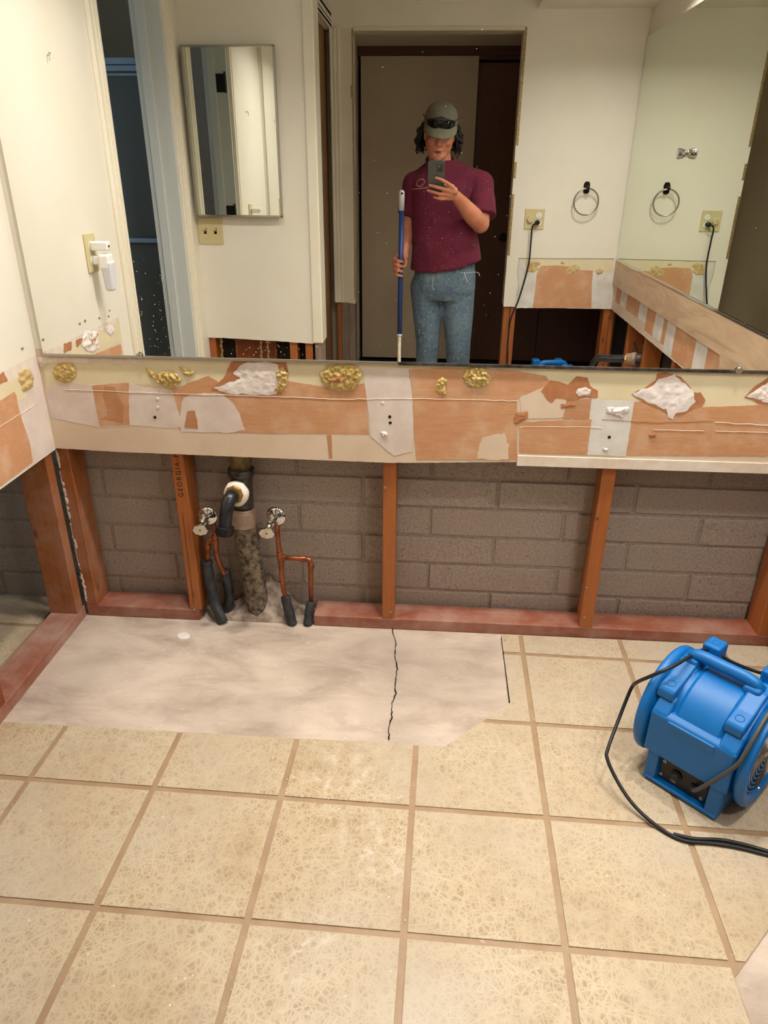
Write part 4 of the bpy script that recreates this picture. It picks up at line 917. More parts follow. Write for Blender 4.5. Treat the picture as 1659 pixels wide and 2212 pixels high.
# ------------------------------------------------------------------ blue air mover
CY, CZ, FR = .125, .150, .135
def air_mover(name, label):
    e = empty(name, (0, 0, 0), label, 'air mover')
    def pt_(nm, bm, mat='blue', bev=.005, par=None, seg=3, smooth=False): return ob(nm, bm, M(mat), par or e, bevel=bev, local=True, seg=seg, smooth=smooth)
    def prof(pts, xa, xb): 
        bm = B(); prism(bm, [Vector((xa, y, z)) for y, z in pts], (xb - xa, 0, 0)); return bm
    # skirt with a recess for the control panel
    bm = B(); prism(bm, [Vector((x, y, .006)) for x, y in ((-.094, .0), (-.068, .002), (-.066, .018), (.050, .018), (.052, .002), (.082, .0), (.084, .235), (-.094, .235))], (0, 0, .088)); pt_('skirt', bm, bev=.003)
    bm = B(); prism(bm, [Vector((x, -.001, z)) for x, z in ((-.094, .006), (.082, .006), (.082, .014), (-.094, .014))], (0, .03, 0)); pt_('skirt_lip', bm, bev=.002)
    bm = prof(((-.003, .086), (-.003, .196), (.012, .205), (.06, .205), (.24, .2), (.246, .086)), -.106, .089); pt_('housing', bm, bev=.006)
    # drum between the cheeks
    bm = B(); lathe(bm, (-.082, CY, CZ), (1, 0, 0), [(0, .118), (.022, .118), (.03, .124), (.12, .124), (.128, .118), (.15, .118)], 96); ob('drum', bm, M('blue'), e, local=True, sharp=30)
    ch = ((-.002, .15), (-.002, .198), (.026, .226), (.05, .236), (.10, .268), (.135, .280), (.20, .272), (.235, .235), (.245, .15))
    pt_('cheek', prof(ch, -.106, -.066), bev=.008); pt_('cheek', prof(ch, .046, .089), bev=.008)
    bm = prof(((-.004, .17), (-.006, .192), (.004, .196), (.012, .19), (.012, .17)), -.064, .044); pt_('front_ledge', bm, bev=.003)
    # stacking lugs
    for x0, x1, y0, y1, z0, z1 in ((-.095, -.052, .178, .225, .24, .303), (.040, .083, .178, .225, .24, .303)):
        bm = B(); v = box(bm, (x0, y0, z0), (x1, y1, z1)); lg = pt_('stacking_lug', bm, bev=.007)
        bm = B(); torus(bm, ((x0+x1)/2, (y0+y1)/2, z1 + .0002), (0, 0, 1), .009, .0012, 20, 6); o = ob('embossed_ring', bm, M('blue'), lg, local=True, smooth=True)
    for xa, xb in ((-.112, -.072), (.042, .082)):
        bm = prof(((.020, .224), (.020, .246), (.026, .252), (.066, .262), (.12, .284), (.16, .288), (.16, .25), (.10, .24)), xa, xb); lg = pt_('stacking_lug', bm, bev=.005)
        bm = B(); torus(bm, ((xa+xb)/2, .044, .2568), (0, -.25, 1), .009, .0012, 20, 6); ob('embossed_ring', bm, M('blue'), lg, local=True, smooth=True)
    # carrying handle
    bm = B(); tube(bm, spline([(-.098, .135, .25), (-.092, .132, .286), (-.074, .13, .298), (-.02, .128, .300), (.035, .13, .298), (.055, .132, .286), (.062, .135, .25)], 6), .0145, 18); pt_('handle', bm, bev=0, smooth=True)
    for xa, xb in ((-.108, -.07), (.03, .07)):
        bm = B(); v = box(bm, (xa, .105, .235), (xb, .158, .292)); 
        for q in v[4:]: q.co.y = .131 + (q.co.y - .131)*.75
        pt_('handle_post', bm, bev=.009)
    # side flanges and grilles
    for s, x in ((-1, -.106), (1, .089)):
        d = (s, 0, 0)
        bm = B(); lathe(bm, (x, CY, CZ), d, [(-.004, .112), (.004, .118), (.008, FR - .01), (.012, FR - .003), (.018, FR), (.026, FR), (.031, FR - .003), (.032, FR - .01), (.030, .112), (.022, .104), (.010, .102), (.006, 0)], 64); fl = pt_('flange', bm, bev=0, smooth=True)
        bm = B(); lathe(bm, (x + s*.0065, CY, CZ), d, [(0, .101), (.002, .1005)], 40); ob('inlet', bm, M('black_plastic'), fl, local=True)
        bm = B()
        for k in range(8): torus(bm, (x + s*.024, CY, CZ), d, .024 + k*.0108, .0011, 48, 6)
        for k in range(3):
            t = k*2.094 + .5; c_, s_ = math.cos(t), math.sin(t); cyl(bm, (x + s*.022, CY + c_*.012, CZ + s_*.012), (x + s*.022, CY + c_*.108, CZ + s_*.108), .0015, 6)
        lathe(bm, (x + s*.020, CY, CZ), d, [(0, .016), (.004, .016)], 20)
        ob('grille', bm, M('steel'), fl, local=True, smooth=True)
        for t in (.5, 2.6, 4.7): bm = B(); lathe(bm, (x + s*.026, CY + .107*math.cos(t), CZ + .107*math.sin(t)), d, [(0, .005), (.003, .004)], 10); ob('screw', bm, M('steel'), fl, local=True)
    # control panel
    bm = B(); box(bm, (-.064, .0145, .018), (.047, .0185, .076)); cp = pt_('control_panel', bm, 'black_plastic', .001)
    for x, z in ((-.057, .068), (-.059, .027), (.040, .068), (.038, .026)):
        bm = B(); torus(bm, (x, .0143, z), (0, 1, 0), .0032, .0012, 14, 6); ob('screw', bm, M('chrome'), cp, local=True, smooth=True)
    bm = B(); lathe(bm, (-.025, .0146, .049), (0, -1, 0), [(0, .013), (.004, .013), (.006, .010), (.009, .009)], 20); boxk = ob('switch_knob', bm, M('black_rubber'), cp, local=True)
    bm = B(); lathe(bm, (.019, .0146, .044), (0, -1, 0), [(0, .011), (.003, .011), (.004, .009), (.008, .008)], 18); ob('cord_gland', bm, M('black_rubber'), cp, local=True)
    text('panel_print', '12A', .009, M('lens_plastic'), cp, Matrix.Translation((-.03, .0143, .024)) @ Matrix.Rotation(math.pi/2, 4, 'X'))
    bm = B(); box(bm, (-.08, .246, .03), (.07, .30, .12)); pt_('outlet_spout', bm, bev=.006)
    for x in (-.08, .07):
        for y in (.02, .215): bm = B(); lathe(bm, (x, y, .0062), (0, 0, -1), [(0, .010), (.0060, .009)], 14); pt_('rubber_foot', bm, 'black_rubber', 0)
    return e
am = air_mover('air_mover', 'blue plastic air mover on the tile floor beside its black cord')
am2 = tree_copy(am)
O_ = Vector((.7095, -.629, .0028)); am.location = O_; am.rotation_euler = (0, 0, math.atan2(-.695, .719))
bpy.context.view_layer.update()
def inl(pts): 
    w = am.matrix_world.inverted(); return [w @ p for p in pts]
MW = am.matrix_world.copy()
def cord(name, pts, par, mat='black_rubber', r=.0042, n=8, local=True):
    bm = B(); tube(bm, spline(pts, n), r, 10); return ob(name, bm, M(mat), par, smooth=True, local=local)
cord('cord_lead', [Vector(q) for q in ((.019, .014, .044), (.024, .0, .050), (.042, -.012, .082), (.070, -.014, .135), (.093, -.010, .180), (.100, -.004, .205), (.104, .020, .246), (.104, .06, .277), (.104, .11, .293), (.10, .16, .29))], am, 'grey_rubber', .0048)
LP = [DZ(1672, 1462, .24), DZ(1620, 1446, .25), DZ(1577, 1428, .268), DZ(1545, 1408, .285), DZ(1520, 1404, .293), DZ(1490, 1418, .298), DZ(1460, 1436, .297), DZ(1430, 1450, .288), DZ(1400, 1463, .262), DZ(1376, 1474, .225), DZ(1363, 1488, .19), DZ(1338, 1550, .13), DZ(1314, 1615, .09), DZ(1312, 1640, .075), DZ(1335, 1690, .045), DZ(1370, 1740, .022), DZ(1420, 1785, .010), DZ(1475, 1815, .0075), DZ(1540, 1822, .0072), DZ(1600, 1832, .0072), DZ(1690, 1855, .0072)]
cord('power_cord', inl(LP), am)
cord('power_cord', inl([DZ(1455, 1802, .0075), DZ(1500, 1812, .0075), DZ(1560, 1815, .0075), DZ(1620, 1828, .0074), DZ(1700, 1852, .0074)]), am)
# its twin by the rear wall: only the top shows in the mirror
am2.name = 'air_mover'; am2['label'] = 'second blue air mover on the floor under the towel ring'
am2.location = (.80, -2.20, .0028); am2.rotation_euler = (0, 0, math.radians(172))
bpy.context.view_layer.update()
w2 = am2.matrix_world.inverted()
pg = Vector(((Mi(1160, 480, YT).x), YT + .022, Mi(1160, 480, YT).z)); 
CP2 = [pg + Vector((0, .012, 0)), pg + Vector((-.010, .022, -.004)), Mi(1150, 490, YT + .035), Mi(1147, 520, YT + .03), Mi(1141, 575, YT + .03), Mi(1121, 645, YT + .035), Mi(1103, 690, YT + .04), Mi(1097, 740, YT + .04), Mi(1096, 780, YT + .045)]
zlast = CP2[-1]; CP2 += [Vector((zlast.x, YT + .06, .10)), Vector((zlast.x + .03, YT + .10, .012)), Vector((.62, -2.32, .0075)), Vector((.72, -2.20, .02)), Vector((.781, -2.212, .047))]
cord('power_cord', [w2 @ p for p in CP2], am2, r=.0045)
bm = B(); lathe(bm, w2 @ (pg + Vector((0, -.0128, 0))), w2.to_3x3() @ Vector((0, 1, 0)), [(0, .013), (.012, .014), (.026, .012), (.03, .006)], 14); ob('plug', bm, M('black_rubber'), am2, local=True, smooth=False)
# ------------------------------------------------------------------ the photographer, seen in the mirror
m, nt, b = newmat('skin'); v = coords(nt); L(nt, ramp(nt, noise_(nt, v, 14, 4), [(.35, 'b87358'), (.65, 'c58266')]), b.inputs['Base Color'])
b.inputs['Roughness'].default_value = .48; b.inputs['Subsurface Weight'].default_value = .08; b.inputs['Subsurface Radius'].default_value = (.01, .004, .002); bump(nt, b, noise_(nt, v, 300, 3), .1, .0006)
simple('skin_flush', 'b8604e', .5, c2='c06c58', sc1=20)
simple('lips', 'a05a4c', .55)
simple('hair', '0b0806', .6, c2='1d1410', sc1=60)
simple('cap_cloth', '6a6654', .9, c2='625e4d', sc1=30, bs=.3, bsc=700)
simple('cap_brim', '77735f', .85, c2='6d6956', sc1=30, bs=.2, bsc=700)
simple('patch_black', '0f0f10', .7)
simple('lens_black', '060607', .06)
simple('shoe', '3a2f27', .7, c2='2b241f', sc1=40)
simple('phone_case', '4d4f4e', .4)
simple('phone_bump', '37393a', .25)
simple('pole_blue', '1b3f86', .35, c2='223f70', sc1=60)
simple('pole_white', 'c9cdd0', .4); simple('pole_cream', 'c8b58a', .45, c2='d8d2c4', sc1=25)
simple('belt', '141216', .6); simple('stitch', 'cfd3cf', .8)
def flecks(nt, v, c, col, scale, thr, area, amt=.9, st=(1, 1, 1)):
    vo = N(nt, 'ShaderNodeTexVoronoi'); vo.inputs['Scale'].default_value = scale; L(nt, coords(nt, st), vo.inputs['Vector'])
    s1 = ramp(nt, vo.outputs['Distance'], [(thr*.6, (1,1,1,1)), (thr, (0,0,0,1))])
    s2 = ramp(nt, noise_(nt, v, 9, 3), [(area, (0,0,0,1)), (area + .06, (1,1,1,1))])
    return mix(nt, math_(nt, 'MULTIPLY', math_(nt, 'MULTIPLY', s1, s2), amt), c, srgb(col))
YB = -2.25
def P2(u, v, y): return Mi(u, v, y)
m, nt, b = newmat('shirt'); v = coords(nt)
c = ramp(nt, noise_(nt, v, 10, 4), [(.35, '58122a'), (.65, '651a33')])
c = mix(nt, ramp(nt, noise_(nt, v, 7, 6, .7), [(.58, (0,0,0,1)), (.85, (.35,.35,.35,1))]), c, srgb('8d5866'))
c = flecks(nt, v, c, 'd8c4c0', 55, .13, .5, .85, (1, 1, 2.2)); c = flecks(nt, v, c, 'c9b4a8', 30, .10, .54, .85, (2.5, 1, .8))
tx = N(nt, 'ShaderNodeTexCoord'); sx = N(nt, 'ShaderNodeSeparateXYZ'); L(nt, tx.outputs['Object'], sx.inputs[0])
lc = P2(908, 395, -2.12)
dx = math_(nt, 'SUBTRACT', sx.outputs[0], lc.x); dz = math_(nt, 'SUBTRACT', sx.outputs[2], lc.z)
u1 = math_(nt, 'ADD', math_(nt, 'MULTIPLY', dx, .86), math_(nt, 'MULTIPLY', dz, .5)); v1 = math_(nt, 'SUBTRACT', math_(nt, 'MULTIPLY', dz, .86), math_(nt, 'MULTIPLY', dx, .5))
rr_ = math_(nt, 'SQRT', math_(nt, 'ADD', math_(nt, 'POWER', math_(nt, 'DIVIDE', u1, .021), 2), math_(nt, 'POWER', math_(nt, 'DIVIDE', v1, .015), 2)))
ring_ = math_(nt, 'LESS_THAN', math_(nt, 'ABSOLUTE', math_(nt, 'SUBTRACT', rr_, 1)), .09)
arc = math_(nt, 'MULTIPLY', math_(nt, 'LESS_THAN', math_(nt, 'ABSOLUTE', math_(nt, 'ADD', math_(nt, 'SUBTRACT', dz, math_(nt, 'MULTIPLY', dx, .12)), .026)), .0016), math_(nt, 'LESS_THAN', math_(nt, 'ABSOLUTE', math_(nt, 'SUBTRACT', dx, .005)), .05))
front = math_(nt, 'GREATER_THAN', sx.outputs[1], -2.25)
c = mix(nt, math_(nt, 'MULTIPLY', math_(nt, 'MULTIPLY', math_(nt, 'MAXIMUM', ring_, arc), front), .75), c, srgb('c9a98a'))
L(nt, c, b.inputs['Base Color']); b.inputs['Roughness'].default_value = .95; bump(nt, b, noise_(nt, coords(nt, (1, 1, .45), (0, .6, 0)), 9, 3, .5, .7), .7, .022)
m, nt, b = newmat('denim'); v = coords(nt)
c = ramp(nt, noise_(nt, v, 8, 5), [(.3, '3f5366'), (.55, '566a7b'), (.75, '74838d')])
c = mix(nt, .25, c, ramp(nt, noise_(nt, coords(nt, (1, 1, .2)), 260, 2), [(.4, '2f4152'), (.6, '8a9aa5')]))
c = flecks(nt, v, c, 'd9d6cc', 60, .15, .5, .9, (1, 1, .7))
L(nt, c, b.inputs['Base Color']); b.inputs['Roughness'].default_value = .95; bump(nt, b, noise_(nt, coords(nt, (1, 1, 1.6)), 14, 3, .5, 1.0), .6, .012)
# --- volumes that a voxel remesh melts into one skin
def caps(bm, p0, p1, r0, r1, n=16):
    p0 = Vector(p0); p1 = Vector(p1); d = p1 - p0; Ld = max(d.length, 1e-5); d /= Ld; pts, rs = [], []
    for k in range(6): t = math.pi/2*(1 - k/5); pts.append(p0 - d*r0*math.sin(t)); rs.append(max(r0*math.cos(t), r0*.02))
    for k in range(6): t = math.pi/2*k/5; pts.append(p1 + d*r1*math.sin(t)); rs.append(max(r1*math.cos(t), r1*.02))
    tube(bm, pts, rs, n)
def chain(bm, pts, rs, n=16):
    for i in range(len(pts) - 1): caps(bm, pts[i], pts[i+1], rs[i], rs[i+1], n)
def ell3(bm, c, r, rot=None, sub=3):
    g_ = bmesh.ops.create_icosphere(bm, subdivisions=sub, radius=1); mt = Matrix.Translation(c) @ (rot or Matrix()) @ Matrix.Diagonal((r[0], r[1], r[2], 1))
    for q in g_['verts']: q.co = mt @ q.co
def loft(bm, secs, n=36):
    """secs: (z, cx, cy, half width, half depth)"""
    rings = []
    for z, cx, cy2, hw, hd in secs:
        rings.append([bm.verts.new((cx + hw*math.copysign(abs(math.cos(t))**.85, math.cos(t)), cy2 + hd*math.copysign(abs(math.sin(t))**.85, math.sin(t)), z(cx + hw*math.cos(t), t) if callable(z) else z)) for t in [2*math.pi*j/n for j in range(n)]])
    for a, b2 in zip(rings, rings[1:]):
        for j in range(n): bm.faces.new((a[j], a[(j+1) % n], b2[(j+1) % n], b2[j]))
    bm.faces.new(rings[0][::-1]); bm.faces.new(rings[-1])
def melt(o, vox, it=4, f=.5):
    r = o.modifiers.new('remesh', 'REMESH'); r.mode = 'VOXEL'; r.voxel_size = vox; r.use_smooth_shade = True
    if it: s = o.modifiers.new('smooth', 'SMOOTH'); s.iterations = it; s.factor = f
    return o
def pf(r, u, f): return CAM + RT*r + UP*u + FW*f       # place on the phone's own frame
man = empty('person', (.16, YB, .005), 'person in cap, maroon paint-flecked shirt and jeans holding up a phone', 'person')
shR, elR, wrR = P2(1042, 392, -2.24), P2(1038, 484, -2.13), pf(.075, -.158, -.055)
shL, elL, wrL = P2(893, 392, -2.25), P2(882, 482, -2.27), P2(872, 545, -2.175)
pole_x, pole_y = P2(865.5, 570, -2.12).x, -2.12
hipL, hipR = P2(922, 628, YB), P2(988, 628, YB); knL, knR = P2(924, 742, YB + .03), P2(990, 742, YB + .03)
anL, anR = Vector((knL.x - .01, YB - .02, .10)), Vector((knR.x + .01, YB - .02, .10))
HC = Vector((P2(950, 290, -2.22).x, -2.195, P2(950, 285, -2.2).z - .010)); HT = Matrix.Rotation(math.radians(-14), 4, 'X') @ Matrix.Rotation(math.radians(4), 4, 'Y')
H = lambda x, y, z: HC + (HT @ Vector((x, y, z)))
bm = B()
# head: skull, jaw, cheeks, nose, brow, ears
ell3(bm, H(0, -.01, .045), (.074, .092, .085), HT); ell3(bm, H(0, .012, -.035), (.068, .072, .076), HT); ell3(bm, H(0, .042, -.078), (.046, .042, .036), HT); ell3(bm, H(0, .068, -.094), (.022, .016, .016), HT)
for s in (-1, 1):
    ell3(bm, H(s*.036, .056, -.022), (.024, .022, .022), HT); ell3(bm, H(s*.030, .074, .018), (.022, .010, .007), HT); ell3(bm, H(s*.072, -.005, -.005), (.007, .016, .030), HT)
    caps(bm, H(s*.046, .0, -.055), H(s*.016, .056, -.094), .016, .014)
    ell3(bm, H(s*.010, .090, -.028), (.008, .009, .007), HT)
    ell3(bm, H(s*.031, .068, .004), (.014, .011, .009), HT)
caps(bm, H(0, .083, .012), H(0, .098, -.022), .008, .0115); ell3(bm, H(0, .100, -.026), (.011, .011, .009), HT)
ell3(bm, H(0, .079, -.054), (.024, .011, .006), HT); ell3(bm, H(0, .077, -.066), (.020, .010, .006), HT)
nb = Vector((HC.x + .012, YB - .01, 1.285)); chain(bm, [H(0, -.02, -.05), nb], [.054, .062])
# trunk inside the shirt
ct_ = (shL.x + shR.x)/2; zs = shR.z
loft(bm, [(.70, .152, YB, .138, .10), (.80, .148, YB, .140, .105), (.95, .150, YB, .145, .110), (1.10, .150, YB, .150, .105), (1.22, .152, YB - .005, .14, .09), (1.27, .145, YB - .01, .11, .07), (1.30, .135, YB - .012, .07, .055)])
chain(bm, [hipL, knL, anL], [.078, .052, .036]); chain(bm, [hipR, knR, anR], [.084, .054, .036])
for a_, s in ((anL, -1), (anR, 1)): chain(bm, [a_ + Vector((0, -.03, -.055)), a_ + Vector((s*.02, .12, -.07))], [.032, .026])
# right arm to the phone
chain(bm, [shR + Vector((-.04, 0, -.012)), shR.lerp(elR, .55), elR], [.044, .047, .045]); chain(bm, [elR, elR.lerp(wrR, .35) + Vector((.004, 0, -.006)), elR.lerp(wrR, .75), wrR], [.044, .046, .034, .027])
# right hand: palm at the phone's edge, four fingers over its back, thumb over its face
pal = [pf(.058, -.092, -.018), pf(.050, -.110, -.016), pf(.043, -.130, -.017), pf(.040, -.150, -.022)]
for q, r in zip(pal, (.0125, .013, .0125, .0115)): caps(bm, wrR.lerp(q, .15), q, .019, r)
caps(bm, pf(.066, -.118, -.030), pf(.054, -.122, -.028), .020, .018)
fr = ((pf(.058, -.092, -.018), pf(.030, -.060, .004), pf(.004, -.046, .0035), pf(-.018, -.040, .0015)), (pf(.050, -.110, -.016), pf(.010, -.090, .004), pf(-.022, -.081, .0035), pf(-.048, -.075, .0015)),
      (pf(.043, -.130, -.017), pf(.000, -.116, .004), pf(-.033, -.107, .003), pf(-.058, -.101, .000)), (pf(.040, -.150, -.022), pf(.010, -.143, .002), pf(-.010, -.138, .003), pf(-.028, -.133, .002)))
for ch_, r in zip(fr, (.0090, .0092, .0088, .0076)): chain(bm, ch_, [r*1.18, r*1.05, r*.95, r*.82], 12)
chain(bm, [pf(.064, -.125, -.036), pf(.042, -.105, -.040), pf(.018, -.092, -.034), pf(-.004, -.085, -.0295)], [.0135, .0115, .010, .0085], 12)
# left arm down to the pole
chain(bm, [shL + Vector((.04, 0, -.012)), shL.lerp(elL, .55), elL], [.044, .044, .041]); chain(bm, [elL, elL.lerp(wrL, .35), elL.lerp(wrL, .8), wrL], [.040, .041, .030, .026])
hz = P2(862, 568, -2.12).z; px = pole_x; pr = .0155
kn = [Vector((px - .030, pole_y - .022, hz + .022 - k*.021)) for k in range(4)]
for q in kn: caps(bm, wrL + Vector((-.002, .004, -.01)), q, .019, .0125)
for k, q in enumerate(kn):
    r = (.0095, .0098, .0093, .0080)[k]; z = q.z - .003*k
    chain(bm, [q, Vector((px - .031, pole_y + .008, z - .005)), Vector((px - .014, pole_y + .027, z - .009)), Vector((px + .010, pole_y + .026, z - .012))], [r*1.15, r*1.05, r, r*.85], 12)
chain(bm, [wrL + Vector((.012, .01, -.02)), Vector((px + .020, pole_y - .020, hz + .020)), Vector((px + .029, pole_y + .004, hz + .004)), Vector((px + .022, pole_y + .018, hz - .016))], [.016, .0125, .0105, .0085], 12)
melt(ob('body', bm, M('skin'), man), .0042, 5, .5)
# --- shirt
bm = B()
def hem(x, t): return .812 + max(0, (x - .16))*.30 - max(0, .04 - abs(x - .06))*.1
def sx_(u, v, y=-2.2): return P2(u, v, y).x
def sec(v, ul, ur, cy2, hd): 
    a_, b2 = P2(ul, v, YB), P2(ur, v, YB); return ((a_.z + b2.z)/2, (a_.x + b2.x)/2, cy2, (b2.x - a_.x)/2, hd)
hs = sec(585, 886, 1036, YB + .005, .138)
loft(bm, [(hem, hs[1], hs[2], hs[3], hs[4]), sec(560, 889, 1040, YB + .006, .140), sec(530, 890, 1036, YB + .006, .140), sec(480, 889, 1026, YB + .004, .136), sec(440, 888, 1024, YB, .130), sec(405, 884, 1030, YB - .004, .120), sec(380, 886, 1034, YB - .008, .105), (1.300, .148, YB - .012, .155, .085), (1.325, .138, YB - .012, .112, .076), (1.343, .122, YB - .006, .072, .066)], 44)
aR = shR.lerp(elR, .60); aL = shL.lerp(elL, .62)
chain(bm, [shR + Vector((-.045, 0, .002)), shR + Vector((-.005, 0, -.015)), aR], [.062, .066, .067]); chain(bm, [shL + Vector((.045, 0, .002)), shL + Vector((.004, 0, -.012)), aL], [.058, .060, .057])
dR = (elR - shR).normalized(); dL = (elL - shL).normalized()
cyl(bm, aR - dR*.05, aR + dR*.052 + Vector((.006, 0, 0)), .068, 24, .074); cyl(bm, aL - dL*.05, aL + dL*.035, .058, 24, .062)
melt(ob('shirt', bm, M('shirt'), man), .0065, 6, .5)
bm = B(); torus(bm, Vector((HC.x + .006, YB + .006, 1.341)), (.05, .42, 1), .066, .0085, 40, 10); ob('collar', bm, M('shirt'), man, smooth=True)
# --- jeans
bm = B()
loft(bm, [(.66, .160, YB, .148, .108), (.72, .160, YB + .002, .166, .122), (.78, .158, YB + .002, .166, .122), (.83, .158, YB, .160, .120), (.90, .160, YB, .152, .116)], 40)
def legc(h, k, a_, w): chain(bm, [h + Vector((0, 0, .02)), h.lerp(k, .5), k, k.lerp(a_, .45), a_ + Vector((0, -.004, -.035))], w)
legc(hipL, knL, anL, [.092, .078, .064, .062, .060]); legc(hipR, knR, anR, [.096, .084, .069, .066, .062])
melt(ob('jeans', bm, M('denim'), man), .007, 6, .5)
zb_ = P2(1000, 592, -2.13).z
bm = B(); tube(bm, spline([P2(936, 596, -2.118), P2(935, 612, -2.116), P2(934, 620, -2.118), P2(938, 627, -2.124)], 6), .0010, 6); ob('fly_seam', bm, M('stitch'), man)
bm = B(); tube(bm, spline([P2(987, 579, -2.135), P2(990, 587, -2.13), P2(1004, 590, -2.14), P2(1020, 588, -2.165), P2(1030, 588, -2.20)], 6), .0009, 6); ob('pocket_seam', bm, M('stitch'), man)
bm = B(); tube(bm, spline([P2(1003, 588, -2.132), P2(1006, 600, -2.126), P2(1011, 610, -2.13)], 6), .0013, 5); ob('loose_thread', bm, M('stitch'), man)
bm = B(); tube(bm, spline([P2(1028, 588, -2.19), P2(1034, 590, -2.18), P2(1036, 596, -2.18)], 6), .0015, 5); ob('loose_thread', bm, M('stitch'), man)
for a_, s in ((anL, -1), (anR, 1)):
    bm = B(); z0 = .006; c0, c1 = a_ + Vector((0, -.045, 0)), a_ + Vector((s*.022, .14, 0))
    caps(bm, Vector((c0.x, c0.y, .045)), Vector((c0.x, c0.y + .04, .075)), .040, .042); caps(bm, Vector((c0.x, c0.y, .042)), Vector((c1.x, c1.y, .038)), .038, .036)
    o = ob('shoe', bm, M('shoe'), man); melt(o, .006, 5)
# --- face details
bm = B(); ell3(bm, H(0, .0905, -.056), (.020, .003, .0022), HT, 2); ell3(bm, H(0, .0885, -.0640), (.016, .003, .0030), HT, 2); ob('lips', bm, M('lips'), man, smooth=True)
bm = B(); ell3(bm, H(0, .0925, -.0598), (.015, .0022, .0013), HT, 2); ob('mouth_line', bm, M('hair'), man, smooth=True)
for s in (-1, 1):
    bm = B(); ell3(bm, H(s*.031, .0775, .004), (.0105, .004, .0042), HT, 2); ob('eye', bm, M('white_plastic'), man, smooth=True)
    bm = B(); ell3(bm, H(s*.030, .0808, .003), (.0042, .0014, .0036), HT, 2); ob('iris', bm, M('hair'), man, smooth=True)
    bm = B(); ell3(bm, H(s*.031, .0835, .0195), (.019, .003, .004), HT, 2); ob('eyebrow', bm, M('hair'), man, smooth=True)
# --- hair: dark curls from under the cap
hr = random.Random(3); bm = B()
for s in (-1, 1):
    for k in range(95):
        a_ = hr.uniform(-2.7, .35); rr0 = .082
        x0_ = s*rr0*abs(math.cos(a_))*.98 + s*.004; y0_ = -.012 + .094*math.sin(a_)
        if y0_ > .035: continue
        p = Vector((x0_, y0_, hr.uniform(.0, .045))); pts_ = [p]; drop = hr.uniform(.06, .125) if s < 0 else hr.uniform(.06, .118); ph = hr.uniform(0, 6)
        flare = hr.uniform(.006, .034)
        for i in range(1, 9):
            t = i/8
            pts_.append(Vector((x0_ + s*flare*math.sin(t*2.3) + .006*math.sin(ph + i*1.7), y0_ - .012*t + .007*math.cos(ph + i*1.9), p.z - drop*t)))
        tube(bm, [H(*q) for q in spline(pts_, 2)], [.0062*(1 - .45*j/16) for j in range(17)], 6)
ob('hair', bm, M('hair'), man, smooth=True)
# --- cap
CB = .049
bm = B(); n = 40; CAPT = HT @ Matrix.Rotation(math.radians(-4), 4, 'X'); K = lambda x, y, z: HC + (CAPT @ Vector((x, y, z)))
rings = []
for k in range(13):
    t = k/12*math.pi/2; rz = CB + (.138 - CB)*math.sin(t)**.9; rr0 = math.cos(t)**.72 if k < 12 else .004
    rings.append([bm.verts.new(K(.0835*rr0*math.cos(2*math.pi*j/n), -.008 + .101*rr0*math.sin(2*math.pi*j/n), rz)) for j in range(n)])
for a_, b2 in zip(rings, rings[1:]):
    for j in range(n): bm.faces.new((a_[j], a_[(j+1) % n], b2[(j+1) % n], b2[j]))
bm.faces.new(rings[-1]); cp_ = ob('cap', bm, M('cap_cloth'), man, smooth=True); s_ = cp_.modifiers.new('solid', 'SOLIDIFY'); s_.thickness = .003
bm = B(); lathe(bm, K(0, -.008, .138), CAPT @ Vector((0, 0, 1)), [(0, .007), (.003, .006), (.005, .002)], 14); o = ob('cap_button', bm, M('cap_cloth'), man); 
bm = B(); rows = []
for k in range(9):
    f = k/8; row = []
    for j in range(25):
        t = math.pi*(.12 + .76*j/24); x = .083*math.cos(t)*(1 + .02*f); yb_ = -.008 + .100*math.sin(t); ext = .062*f*max(0, math.sin((t - .12*math.pi)/.76))**.55
        row.append(bm.verts.new(K(x, yb_ + ext, CB + .004 - .030*f*(.55 + .45*math.sin(t)) - .10*abs(x)*f)))
    rows.append(row)
for a_, b2 in zip(rows, rows[1:]):
    for j in range(24): bm.faces.new((a_[j], a_[j+1], b2[j+1], b2[j]))
o = ob('cap_brim', bm, M('cap_brim'), man, smooth=True); s_ = o.modifiers.new('solid', 'SOLIDIFY'); s_.thickness = .004
# patch on the cap front
bm = B(); pr_ = []
def onfront(x, z, d=.0):
    t = math.asin(min(1, max(0, ((z - CB)/(.138 - CB)))**(1/.9)) if z > CB else 0); rr0 = math.cos(t)**.72
    y = math.sqrt(max(0, 1 - (x/(.0835*rr0))**2))*.101*rr0; return K(x, -.008 + y + d, z)
cells = []
for j in range(7):
    cells.append([bm.verts.new(onfront(-.036 + .072*i/12, .055 + (.036 + .010*(1 - abs(i - 6)/6))*j/6, .003)) for i in range(13)])
for a_, b2 in zip(cells, cells[1:]):
    for i in range(12): bm.faces.new((a_[i], a_[i+1], b2[i+1], b2[i]))
o = ob('cap_patch', bm, M('patch_black'), man, smooth=True); s_ = o.modifiers.new('solid', 'SOLIDIFY'); s_.thickness = .002
bm = B()
for i in range(9):
    x = -.026 + i*.0065; p0_ = onfront(x, .087 + .004*(1 - abs(i - 4)/4), .0042); boxm(bm, Matrix.Translation(p0_) @ CAPT, (-.0022, -.0004, -.0035), (.0022, .0006, .0035)); 
ob('patch_lettering', bm, M('cap_cloth'), man)
